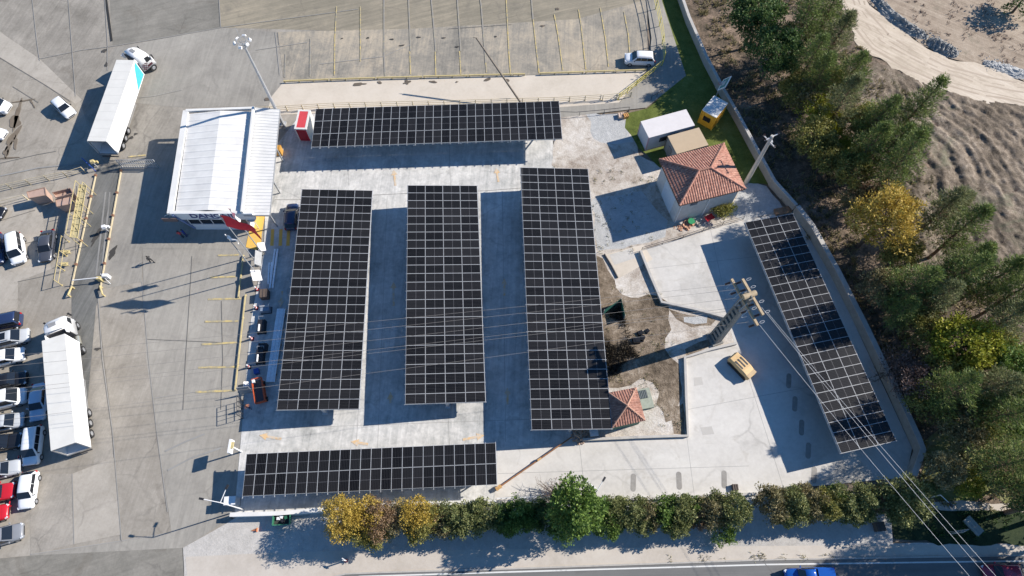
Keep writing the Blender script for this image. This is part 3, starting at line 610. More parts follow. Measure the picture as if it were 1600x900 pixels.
me = MB(); me.box(sw + Vector((-.35, -.35, -1.0)), (1.9, .12, .75)); me.build('notice_board', plain('brown_board', (.12, .09, .09), .6), gh, world=True)
me = MB(); me.bar(sw + Vector((-.9, -.1, -.5)), sw + Vector((0, .1, -.1)), .06, .06); me.bar(sw + Vector((-.2, -.1, -.5)), sw + Vector((.2, .1, -.1)), .06, .06); me.build('bracket', steel_w, gh, world=True)
me = MB(); bl = r1[3] + Vector((-.35, 1.0, -1.6)); me.box((r1[3].lerp(r1[0], .32)) + Vector((-.25, 0, -1.6)), (.5, 5.0, 2.2), rz=radians(2)); me.build('side_awning', plain('blue_grey_cladding', (.25, .33, .45), .6), gh, world=True)
# --- canopy roof on the right of the gatehouse
zc = 3.9
r2 = [P(398, 168, zc), P(437, 171, zc), P(421, 336, zc), P(380.5, 336, zc)]
o2 = sum(r2, Vector()) / 4; o2.z = 0
gc = thing('entrance_canopy', 'white ribbed canopy roof over the turnstiles, attached right of the gatehouse', 'canopy', o2)
me = MB(); corrugated(me, r2[3], r2[0], r2[1], r2[2], .5, .04); me.build('roof', white_roof, gc, world=True)
me = MB()
for a, b in zip(r2, r2[1:] + r2[:1]): me.bar(a + Vector((0, 0, -.12)), b + Vector((0, 0, -.12)), .14, .2)
me.build('edge_beam', steel_grey, gc, world=True)
for s in (.03, .35, .66, .97):
    p = r2[1].lerp(r2[2], s) + Vector((-.3, 0, 0)); me = MB(); me.bar(Vector((p.x, p.y, 0)), p + Vector((0, 0, -.15)), .16, .16); me.build('post', steel_grey, gc, world=True)
# --- drum shaped lamp/dish at the corner
p = P(394, 342, 2.6); me = MB(); me.tube(p, p + Vector((0, 0, .12)), .5, .5, 16); dsh = thing('satellite_dish', 'small pale round dish on a bracket at the gatehouse corner', 'dish', (p.x, p.y, 0))
me.build('dish', steel_w, dsh, world=True); me = MB(); me.tube(Vector((p.x, p.y, 0)), p, .05); me.bar(p + Vector((.4, -.2, -.2)), p + Vector((-.2, .1, -.1)), .06, .06); me.build('post', steel_w, dsh, world=True)

# --- tiled house
tile = None
def tile_mat(name, c1, c2, ang):
    m_ = bpy.data.materials.new(name); m_.use_nodes = True; t = m_.node_tree; b = t.nodes['Principled BSDF']; L = t.links.new
    g = nn(t, 'ShaderNodeNewGeometry'); n = nn(t, 'ShaderNodeTexNoise'); n.inputs['Scale'].default_value = 2.2; n.inputs['Detail'].default_value = 8; n.inputs['Roughness'].default_value = .8
    L(g.outputs['Position'], n.inputs['Vector']); r = nn(t, 'ShaderNodeValToRGB'); e = r.color_ramp.elements
    e[0].position = .3; e[0].color = tuple(c * .6 for c in c1) + (1,); e[1].position = .62; e[1].color = tuple(c2) + (1,)
    q = r.color_ramp.elements.new(.45); q.color = tuple(c1) + (1,)
    mx = nn(t, 'ShaderNodeMix'); mx.data_type = 'RGBA'; mx.blend_type = 'MULTIPLY'; mx.inputs[0].default_value = 1
    r2_ = nn(t, 'ShaderNodeMapRange'); r2_.inputs[3].default_value = .72; r2_.inputs[4].default_value = 1.2; L(g.outputs['Random Per Island'], r2_.inputs[0])
    cb = nn(t, 'ShaderNodeCombineColor'); [L(r2_.outputs[0], cb.inputs[i]) for i in range(3)]
    L(n.outputs['Fac'], r.inputs[0]); L(r.outputs[0], mx.inputs[6]); L(cb.outputs[0], mx.inputs[7]); L(mx.outputs[2], b.inputs['Base Color']); b.inputs['Roughness'].default_value = .8
    return m_
tile = tile_mat('clay_tiles', (.34, .15, .105), (.47, .26, .19), 0)
tile2 = tile_mat('old_clay_tiles', (.26, .12, .085), (.38, .2, .15), 0)
def tiled_slope(me, a, b, c, d, step=.32, depth=.07, rows=.38):
    """tile courses on a slope: eave a->b, top d->c (may meet in a point). Barrel ribs run up the slope."""
    L_ = (b - a).length; n = int(L_ / step); H_ = max(1, int(((d + c) / 2 - (a + b) / 2).length / rows))
    nz = (b - a).cross((d + c) / 2 - a).normalized()
    if nz.z < 0: nz = -nz
    ea = (b - a).normalized(); A2 = a; up = ((d + c) / 2 - (a + b) / 2); up = (up - ea * up.dot(ea)); ul = up.length; up.normalize()
    td0 = (d - a).dot(ea); td1 = (c - a).dot(ea)
    for i in range(n):
        x0, x1 = i * L_ / n, (i + 1) * L_ / n; xm = (x0 + x1) / 2
        for j in range(H_):
            v0, v1 = j * ul / H_, (j + 1) * ul / H_; vm = (v0 + v1) / 2
            lft = td0 * vm / ul; rgt = L_ + (td1 - L_) * vm / ul
            if xm < lft - .1 or xm > rgt + .1: continue
            xs = [x0, x0 + (x1 - x0) * .25, xm, x0 + (x1 - x0) * .75, x1]; hh = [0, depth * .8, depth, depth * .8, 0]
            for k in range(4):
                me.poly([a + ea * xs[k] + up * v0 + nz * (hh[k] + .035), a + ea * xs[k + 1] + up * v0 + nz * (hh[k + 1] + .035), a + ea * xs[k + 1] + up * v1 + nz * hh[k + 1], a + ea * xs[k] + up * v1 + nz * hh[k]])
def weld(o):
    import bmesh
    bm = bmesh.new(); bm.from_mesh(o.data); bmesh.ops.remove_doubles(bm, verts=bm.verts, dist=.002); bm.to_mesh(o.data); bm.free()
ze = 5.2
e = [P(1030, 249, ze), P(1131, 224, ze), P(1165, 295, ze), P(1062, 321, ze)]   # NW NE SE SW
rw, re_ = P(1092, 267, ze + 1.75), P(1110.5, 262.5, ze + 1.75)
ho = sum(e, Vector()) / 4; ho.z = 0
house = thing('tiled_house', 'small white house with a hipped orange clay tile roof, beside the power pole', 'house', ho)
def inset(pts, d): c = sum(pts, Vector()) / len(pts); return [p + (c - p).normalized() * d * 1.4 for p in pts]
wp_ = [Vector((p.x, p.y, 0)) for p in inset(e, .45)]
hw = plain('rough_white_render', (.5, .49, .47), .85, 0, .1, 1.5, bump=.3)
me = MB(); me.prism(wp_[::-1], ze - .05); me.build('wall', hw, house, world=True)
me = MB()
for (a, b, c, d) in ((e[3], e[2], re_, rw), (e[2], e[1], re_, re_), (e[1], e[0], rw, re_), (e[0], e[3], rw, rw)):
    me.poly([a + Vector((0, 0, -.06)), b + Vector((0, 0, -.06)), c, d] if c is not d else [a + Vector((0, 0, -.06)), b + Vector((0, 0, -.06)), c])
    tiled_slope(me, a, b, c, d)
rf = me.build('roof', tile, house, world=True)
me = MB()
for a, b in ((e[0], rw), (e[3], rw), (e[1], re_), (e[2], re_), (rw, re_)): me.tube(a + Vector((0, 0, .05)), b + Vector((0, 0, .1)), .14, .14, 8)
me.build('ridge_tiles', tile, rf, world=True)
me = MB()
for a, b in zip(e, e[1:] + e[:1]): me.bar(a + Vector((0, 0, -.08)), b + Vector((0, 0, -.08)), .14, .14)
me.build('gutter', plain('brown_gutter', (.14, .07, .05), .6), house, world=True)
sws, ses, nws = wp_[3], wp_[2], wp_[0]
def wallpt(a, b, s, z, off=.02):
    d = (b - a).normalized(); nrm = Vector((d.y, -d.x, 0)); return a.lerp(b, s) + Vector((0, 0, z)) + nrm * off
def wallrect(a, b, s0, s1, z0, z1, name, mat, root, off=.03, thick=.03):
    me = MB(); p = [wallpt(a, b, s0, z0, off), wallpt(a, b, s1, z0, off), wallpt(a, b, s1, z1, off), wallpt(a, b, s0, z1, off)]
    q = [wallpt(a, b, s0, z0, off - thick), wallpt(a, b, s1, z0, off - thick), wallpt(a, b, s1, z1, off - thick), wallpt(a, b, s0, z1, off - thick)]
    me.add(q + p, BOXF); return me.build(name, mat, root, world=True)
wv = wallrect(sws, ses, .18, .30, 3.6, 4.2, 'vent', plain('vent_dark', (.08, .08, .08), .7), house)
me = MB()
for k in range(4): me.bar(wallpt(sws, ses, .18, 3.68 + .14 * k, .06), wallpt(sws, ses, .30, 3.68 + .14 * k, .06), .03, .05)
me.build('louvre', steel_grey, wv, world=True)
wallrect(nws, sws, .3, .78, .05, 3.6, 'garage_door', plain('pale_metal_door', (.55, .6, .65), .5, 0, .08), house)
for s_ in (.02, .5): me = MB(); me.tube(wallpt(sws, ses, s_, 0, .1), wallpt(sws, ses, s_, ze, .1), .06); me.build('downpipe', white_wall, house, world=True)

# --- container cabins
def cabin(nw, ne, z, wpx, label, name, cat, roofm, wallm, parts):
    """nw, ne: roof corners as plan pixels; wpx: sw corner"""
    a, b, c = P(*nw, z), P(*ne, z), P(*wpx, z); d = (b - a).normalized(); q = Vector((d.y, -d.x, 0)); ww = (c - a).dot(q); LL = (b - a).length
    pts = [a, a + d * LL, a + d * LL + q * ww, a + q * ww]; ctr = sum(pts, Vector()) / 4; ctr.z = 0
    root = thing(name, label, cat, ctr, atan2(d.y, d.x)); h = z
    hx, hy = LL / 2, ww / 2
    me = MB(); me.box((0, 0, h / 2 + .05), (LL - .1, ww - .1, h - .1)); me.build('wall', wallm, root)
    me = MB(); me.box((0, 0, h), (LL, ww, .1))
    n = int(LL / .5)
    if parts.get('ribs'):
        for i in range(n + 1): me.box((-hx + .05 + (LL - .1) * i / n, 0, h + .065), (.1, ww - .02, .05))
    me.build('roof', roofm, root)
    me = MB()
    for sx in (-1, 1):
        for sy in (-1, 1): me.box((sx * (hx - .06), sy * (hy - .06), h / 2), (.14, .14, h + .06))
    for sy in (-1, 1): me.box((0, sy * (hy - .03), .12), (LL - .3, .08, .18))
    me.build('frame', parts.get('frame', steel_w), root)
    for nm, x0, x1, z0, z1, side, mt in parts.get('openings', []):
        me = MB()
        if side == 'S': me.box(((x0 + x1) / 2, -hy - .0, (z0 + z1) / 2), (x1 - x0, .08, z1 - z0))
        else: me.box((-hx + .0, (x0 + x1) / 2, (z0 + z1) / 2), (.08, x1 - x0, z1 - z0))
        me.build(nm, mt, root)
    return root
cab_grey = plain('light_grey_panel', (.5, .5, .52), .6, 0, .06); cab_pinkroof = plain('pale_panel_roof', (.6, .57, .56), .6, 0, .05, 1)
cabin((1001, 190), (1072, 171), 3.0, (1013, 216), 'large pale grey site cabin, the longest of the cabins beside the lawn', 'site_cabin', 'cabin', cab_pinkroof, cab_grey,
      {'frame': plain('pink_trim', (.45, .3, .33), .6), 'openings': [('window', -1.6, .2, 1.4, 2.3, 'S', glass_dark), ('door', 1.3, 2.2, .15, 2.2, 'S', white_wall)]})
cabin((1043, 213), (1092, 199.5), 2.9, (1057, 241), 'tan site cabin with a flat sand coloured roof between grey cabin and house', 'site_cabin', 'cabin', plain('tan_roof', (.43, .33, .22), .7, 0, .05, 1), plain('tan_wall', (.33, .3, .27), .7),
      {'frame': plain('brown_trim', (.2, .15, .12), .6), 'openings': [('window', .2, 1.2, 1.4, 2.2, 'S', glass_dark), ('door', -.3, .6, .1, 2.1, 'W', plain('tan_door', (.25, .22, .2), .6))]})
yel = plain('yellow_container_paint', (.62, .34, .03), .5, 0, .12, 2)
yc = cabin((1097, 172), (1115.5, 149.5), 2.8, (1118, 186), 'yellow container with a ribbed white roof beside the boundary wall', 'container', 'container', plain('white_ribbed_sheet', (.62, .62, .6), .5, 0, .06, 1), yel,
      {'ribs': True, 'frame': yel, 'openings': [('door', -.9, .3, .1, 2.2, 'S', plain('ochre_door', (.5, .26, .03), .5)), ('window', -.5, .6, 1.2, 2.0, 'W', glass_dark)]})
# --- red kiosk
kz = 2.75
ka, kb_, kc = P(465.5, 172, kz), P(484.5, 172, kz), P(461, 202, kz); d = (kb_ - ka).normalized(); q = Vector((d.y, -d.x, 0)); kw, kl = (kb_ - ka).length, (kc - ka).dot(q)
kctr = ka + d * kw / 2 + q * kl / 2
kio = thing('red_kiosk', 'red roofed kiosk with white frame standing at the end of the top carport', 'kiosk', (kctr.x, kctr.y, 0), atan2(d.y, d.x) - .04)
me = MB(); me.box((0, 0, kz / 2), (kw - .16, kl - .16, kz - .1)); me.build('wall', [plain('dark_red_wall', (.42, .02, .035), .4)], kio)
me = MB(); me.box((0, 0, kz), (kw - .5, kl - .5, .09)); me.build('roof', plain('red_roof', (.55, .06, .07), .5, 0, .12, 2), kio)
me = MB()
for sx in (-1, 1):
    me.box((sx * (kw / 2 - .12), 0, kz - .04), (.26, kl, .2)); me.box((0, sx * (kl / 2 - .12), kz - .043), (kw - .5, .26, .2))
    for sy in (-1, 1): me.box((sx * (kw / 2 - .07), sy * (kl / 2 - .07), kz / 2), (.13, .13, kz - .1))
me.box((kw / 2 - .05, 0, kz * .5), (.05, kl - .3, kz - .3)); me.build('frame', white_roof, kio)
me = MB(); me.box((-.1, -kl / 2 + .06, 1.25), (.9, .06, 1.9)); me.build('door', plain('dark_red_door', (.33, .02, .03), .35), kio)
# --- small green kiosk with clay roof
ge = 2.9
g4 = [P(951, 614, ge), P(994, 606, ge), P(1008, 657, ge), P(957, 668, ge)]; gp = P(980, 634, ge + 1.1)
go = sum(g4, Vector()) / 4; go.z = 0
gk = thing('green_kiosk', 'small green hut with an old pyramid clay roof, tucked under the longest carport', 'hut', go)
me = MB(); me.prism([Vector((p.x, p.y, 0)) for p in inset(g4, .25)][::-1], ge - .05); me.build('wall', plain('green_wall', (.06, .17, .13), .7), gk, world=True)
me = MB()
for a, b in ((g4[3], g4[2]), (g4[2], g4[1]), (g4[1], g4[0]), (g4[0], g4[3])):
    me.poly([a + Vector((0, 0, -.04)), b + Vector((0, 0, -.04)), gp]); tiled_slope(me, a, b, gp, gp, .28, .06, .34)
gr_ = me.build('roof', tile2, gk, world=True)
me = MB()
for a in g4: me.tube(a + Vector((0, 0, .04)), gp + Vector((0, 0, .08)), .1, .1, 8)
me.build('ridge_tiles', plain('ridge_clay', (.42, .24, .17), .8, 0, .2), gr_, world=True)
me = MB(); me.box(go + Vector((0, 0, 1.0)) + Vector((1.2, 1.0, 0)), (.05, .9, 1.9)); me.build('door', steel_grey, gk, world=True)
# concrete transformer box next to it
p = P(1006, 623, 0.5); tb = thing('utility_box', 'low concrete pit with a dark barred grate beside the green hut', 'utility pit', (p.x, p.y, 0), radians(10))
me = MB(); me.box((0, 0, .3), (1.9, 2.4, .6)); me.build('base', plain('mossy_concrete', (.3, .32, .26), .9, 0, .15), tb)
me = MB(); me.box((-.1, .5, .625), (1.2, 1.0, .05)); gg = me.build('grate', plain('grate_dark', (.03, .05, .05), .7), tb)
me = MB(); [me.box((-.6 + .2 * k, .5, .66), (.04, .95, .03)) for k in range(6)]; me.build('bar', steel_grey, gg)
# ================================================================== VEHICLES
tyre_m = plain('tyre_rubber', (.02, .02, .02), .85); rim_m = plain('wheel_rim', (.45, .46, .48), .35, .6)
glass = plain('car_glass', (.012, .015, .02), .04, 0, .05, spec=.7)
lampw = plain('headlight_glass', (.6, .62, .65), .1); lampr = plain('tail_light_red', (.35, .01, .01), .2)
trim = plain('black_trim', (.02, .02, .022), .5)
def carpaint(name, col, rough=.3): return plain('paint_' + name, col, rough, 0.0, .05, 1.2, coat=.6)
def ring(x, hw, z0, z1, sh=.16, tuck=.06):
    """rounded car-body cross-section at x"""
    pts = [(-hw + tuck, z0), (-hw, z0 + .12), (-hw, z0 + (z1 - z0) * .55), (-hw + .04, z1 - sh), (-hw + sh, z1 - .02), (-hw * .45, z1 + .015), (0, z1 + .02)]
    pts = pts + [(-y, z) for y, z in pts[::-1][1:]]
    return [Vector((x, y, z)) for y, z in pts]
CARS = {  # L, W, H, hood z, belt z, x of: windscreen base, roof front, roof rear, rear glass base (fractions from front), tail z
    'hatch': (4.05, 1.76, 1.48, .86, .95, .27, .42, .88, .98, .98), 'sedan': (4.6, 1.82, 1.44, .86, .95, .28, .43, .74, .87, .98),
    'suv': (4.5, 1.86, 1.68, 1.0, 1.08, .25, .38, .9, .98, 1.1), 'mpv': (4.5, 1.84, 1.66, .92, 1.0, .2, .36, .92, .985, 1.05),
    'van': (4.5, 1.85, 1.85, .98, 1.08, .18, .32, .95, .99, 1.1), 'minibus': (5.6, 2.0, 2.3, 1.1, 1.25, .12, .24, .96, .995, 1.3),
    'pickup': (5.3, 1.88, 1.78, 1.0, 1.1, .25, .36, .56, .62, 1.08)}
def make_car(kind, paint, front, rear, label, cat='car', roofpaint=None, glassroof=False, group=None, z=.8, rails=False):
    L_, W_, H_, hz, bz, wb, rf, rr, rb, tz = CARS[kind]
    a, b = P(*front, z), P(*rear, z); ctr = (a + b) / 2; ang = atan2((a - b).y, (a - b).x)
    root = thing({'pickup': 'pickup_truck', 'van': 'van', 'minibus': 'minibus'}.get(kind, 'car'), label, cat, (ctr.x, ctr.y, .08), ang, group)
    hw = W_ / 2; X0 = L_ / 2; fx = lambda f: X0 - f * L_
    me = MB(); st = [(0, .66, .34, hz - .22), (.015, .84, .24, hz - .14), (.06, .93, .2, hz - .06), (.14, .985, .2, hz), (wb, 1, .2, bz - .02), (wb + .1, 1, .2, bz), (.6, 1, .2, bz), (rb - .06, .985, .2, max(bz, tz - .02)), (.965, .94, .22, tz - .04), (.99, .86, .26, tz - .12), (1, .7, .38, tz - .3)]
    me.loft([ring(fx(f), hw * k, z0, z1, .16 if 0.02 < f < .98 else .08) for f, k, z0, z1 in st]); body = me.build('body', paint, root, smooth=True)
    # cabin shell with curved roof
    rw_ = hw * .76; bw = hw * .93; rt = H_
    if kind == 'pickup': pass
    def cring(x, w0, w1, z0, z1): return [Vector((x, y, z_)) for y, z_ in ((-w0, z0), (-w1 - .03, z0 + (z1 - z0) * .8), (-w1 + .09, z1), (-w1 * .45, z1 + .03), (0, z1 + .035), (w1 * .45, z1 + .03), (w1 - .09, z1), (w1 + .03, z0 + (z1 - z0) * .8), (w0, z0))]
    zb = bz - .03; xs = [(wb, bw, bw - .06, zb + .02), (rf, bw, rw_, rt - .05), (rf + .08, bw, rw_, rt), ((rf + rr) / 2, bw, rw_, rt + .01), (rr - .04, bw, rw_, rt - .02), (rr, bw * .99, rw_ * .98, rt - .07), (rb, bw * .95, bw * .9, max(bz, tz) - .01)]
    me = MB(); me.loft([cring(fx(f), w0, w1, zb, z1) for f, w0, w1, z1 in xs]); me.build('roof', roofpaint or paint, root, smooth=True)
    def gl(name, pts, th=.012):
        me = MB(); n_ = (pts[1] - pts[0]).cross(pts[2] - pts[0]).normalized()
        me.add([p - n_ * th for p in pts] + [p + n_ * th for p in pts], BOXF); return me.build(name, glass, root)
    V = Vector
    gl('windscreen', [V((fx(wb) + .02, -bw + .1, zb + .07)), V((fx(wb) + .02, bw - .1, zb + .07)), V((fx(rf) + .03, rw_ - .06, rt - .05)), V((fx(rf) + .03, -rw_ + .06, rt - .05))], .03)
    gl('rear_window', [V((fx(rb) - .02, bw - .14, max(bz, tz) + .02)), V((fx(rb) - .02, -bw + .14, max(bz, tz) + .02)), V((fx(rr) - .03, -rw_ + .1, rt - .1)), V((fx(rr) - .03, rw_ - .1, rt - .1))], .03)
    nwin = 2 if kind in ('hatch', 'sedan', 'pickup') else 3
    x_a, x_b = wb + .07, (rr + rb) / 2 - .02
    for s in (-1, 1):
        for k in range(nwin):
            f0 = x_a + (x_b - x_a) * k / nwin + .008; f1 = x_a + (x_b - x_a) * (k + 1) / nwin - .008
            t0 = max(f0, rf + .01) if k == 0 else f0; t1 = min(f1, rr) if k == nwin - 1 else f1
            zt = zb + (rt - zb) * .78; yb = bw + .004; yt = rw_ + .04 + (bw - rw_) * .12
            gl('side_window', [V((fx(f0), s * yb, zb + .06)), V((fx(f1), s * yb, zb + .06)), V((fx(t1), s * yt, zt)), V((fx(t0), s * yt, zt))][::s], .025)
        hl = MB(); hl.box((X0 - .16, s * hw * .7, hz - .2), (.26, .34, .13), rz=-s * .45); hl.build('headlight', lampw, root)
        tl = MB(); tl.box((-X0 + .09, s * hw * .78, tz - .2), (.2, .2, .3), rz=s * .3); tl.build('tail_light', lampr, root)
        mi = MB(); mi.box((fx(wb + .06), s * (hw + .1), bz + .06), (.12, .2, .13), top=.8); mi.build('mirror', trim if paint.name.endswith('white') else paint, root)
        for f in (.18, .81):
            wm = MB(); r_ = .34 if kind != 'minibus' else .38
            wm.tube((fx(f), s * (hw - .2), r_ - .08), (fx(f), s * (hw + .015), r_ - .08), r_, r_, 16); wo_ = wm.build('wheel', tyre_m, root)
            rm = MB(); rm.tube((fx(f), s * (hw + .01), r_ - .08), (fx(f), s * (hw + .03), r_ - .08), r_ * .62, r_ * .5, 10); rm.build('rim', rim_m, wo_)
    if rails:
        for s in (-1, 1): me = MB(); me.bar((fx(rf + .05), s * (rw_ - .04), rt + .05), (fx(rr - .03), s * (rw_ - .04), rt + .05), .04, .04); me.build('roof_rail', trim, root)
    if glassroof: me = MB(); me.box((fx(.5 * rf + .5 * rr) + .3, 0, rt + .03), (.8, rw_ * 1.3, .03)); me.build('sunroof', glass, root)
    if kind == 'pickup':
        me = MB(); me.box((fx(.81), 0, bz + .02), (L_ * .34, hw * 1.72, .1)); me.box((fx(.81), 0, bz + .07), (L_ * .33, hw * 1.66, .06)); me.build('bed_cover', roofpaint or paint, root)
    gr2 = MB(); gr2.box((X0 - .02, 0, .48), (.07, W_ * .55, .16)); gr2.build('grille', trim, root)
    return root
white = carpaint('white', (.75, .76, .77)); silver = carpaint('silver', (.42, .44, .46), .28); black = carpaint('black', (.012, .013, .016), .2)
navy_p = carpaint('navy', (.02, .035, .09), .22); dgrey = carpaint('dark_grey', (.06, .065, .08), .25); red_p = carpaint('red', (.45, .015, .025), .25)
grey_p = carpaint('grey', (.2, .21, .23), .28); blue_p = carpaint('blue', (.01, .08, .36), .2); ltblue = carpaint('light_blue', (.4, .5, .62), .28); dred = carpaint('dark_red', (.25, .015, .05), .28)
G = 'cars parked in the left lot'
make_car('hatch', white, (115.5, 183.5), (82, 152), 'white hatchback alone on the concrete left of the upper articulated truck')
make_car('suv', white, (977, 90.5), (1022, 92), 'white off-roader with roof rails parked in the upper bays by the yellow fence', rails=True)
make_car('minibus', white, (21, 170), (-50, 158), 'white minibus with black roof stripes at the left edge near the wet patch', 'minibus', rails=True)
make_car('hatch', white, (12, 211), (-38, 200), 'white car cut by the left edge below the white minibus')
make_car('sedan', black, (8, 333), (-46, 324), 'black car with only its nose showing at the left edge by the railing', group=G)
make_car('van', white, (29, 413), (22, 365), 'white people carrier beside the dark grey saloon, rounded white roof', 'van', group=G)
make_car('sedan', dgrey, (69, 411), (75, 357), 'dark grey saloon standing nearest the yellow steel platform', group=G)
make_car('sedan', navy_p, (-5, 416), (-8, 362), 'dark blue car at the left edge beside the white people carrier', group=G)
make_car('van', navy_p, (-26, 510), (34, 498), 'dark navy van with red tail lights, topmost of the nose-to-side row', 'van', group=G, roofpaint=navy_p)
make_car('mpv', silver, (43, 522), (-13, 536), 'silver people carrier with a dark sunroof, second of the row', group=G, glassroof=True, rails=True)
make_car('mpv', white, (34, 552), (-20, 565), 'off-white car third in the row with a glassy rear window', group=G)
make_car('suv', black, (38, 590), (-16, 602), 'black off-roader in the truck shadow, fourth of the row', group=G)
make_car('minibus', white, (38, 617), (-34, 635), 'long white van with a row of side windows, below the black off-roader', 'van', group=G)
make_car('mpv', silver, (33, 655), (-22, 666), 'silver car between the long white van and the black estate', group=G)
make_car('sedan', black, (28, 687), (-28, 697), 'black estate car just left of the white people carrier in the truck shadow', group=G)
make_car('hatch', silver, (28, 728), (-24, 741), 'silver hatchback in front of the red barrier pipe', group=G)
make_car('suv', red_p, (18, 766), (-38, 777), 'red car with a bright glass roof against the red barrier pipe', group=G, glassroof=True)
make_car('hatch', red_p, (8, 799), (-44, 810), 'red car whose rounded nose only shows at the left edge', group=G)
make_car('mpv', grey_p, (29, 830), (-26, 846), 'grey car lowest of the row at the left edge', group=G, glassroof=True)
make_car('sedan', ltblue, (57, 656), (62, 600), 'pale blue saloon in the shadow beside the long trailer', group=G)
make_car('mpv', white, (47, 723), (54, 669), 'white people carrier in the trailer shadow with dark side windows', group=G)
make_car('hatch', white, (38.5, 794), (47, 738), 'white hatchback in full sun below the trailer', group=G)
make_car('pickup', blue_p, (1229, 903), (1303, 900), 'bright blue pickup on the road at the bottom edge', 'pickup truck')
make_car('hatch', dred, (1533, 896), (1600, 893), 'dark red car in the shade on the road at the lower right corner')
make_car('hatch', navy_p, (457, 316), (454, 360), 'dark blue car half hidden under the leftmost long carport')

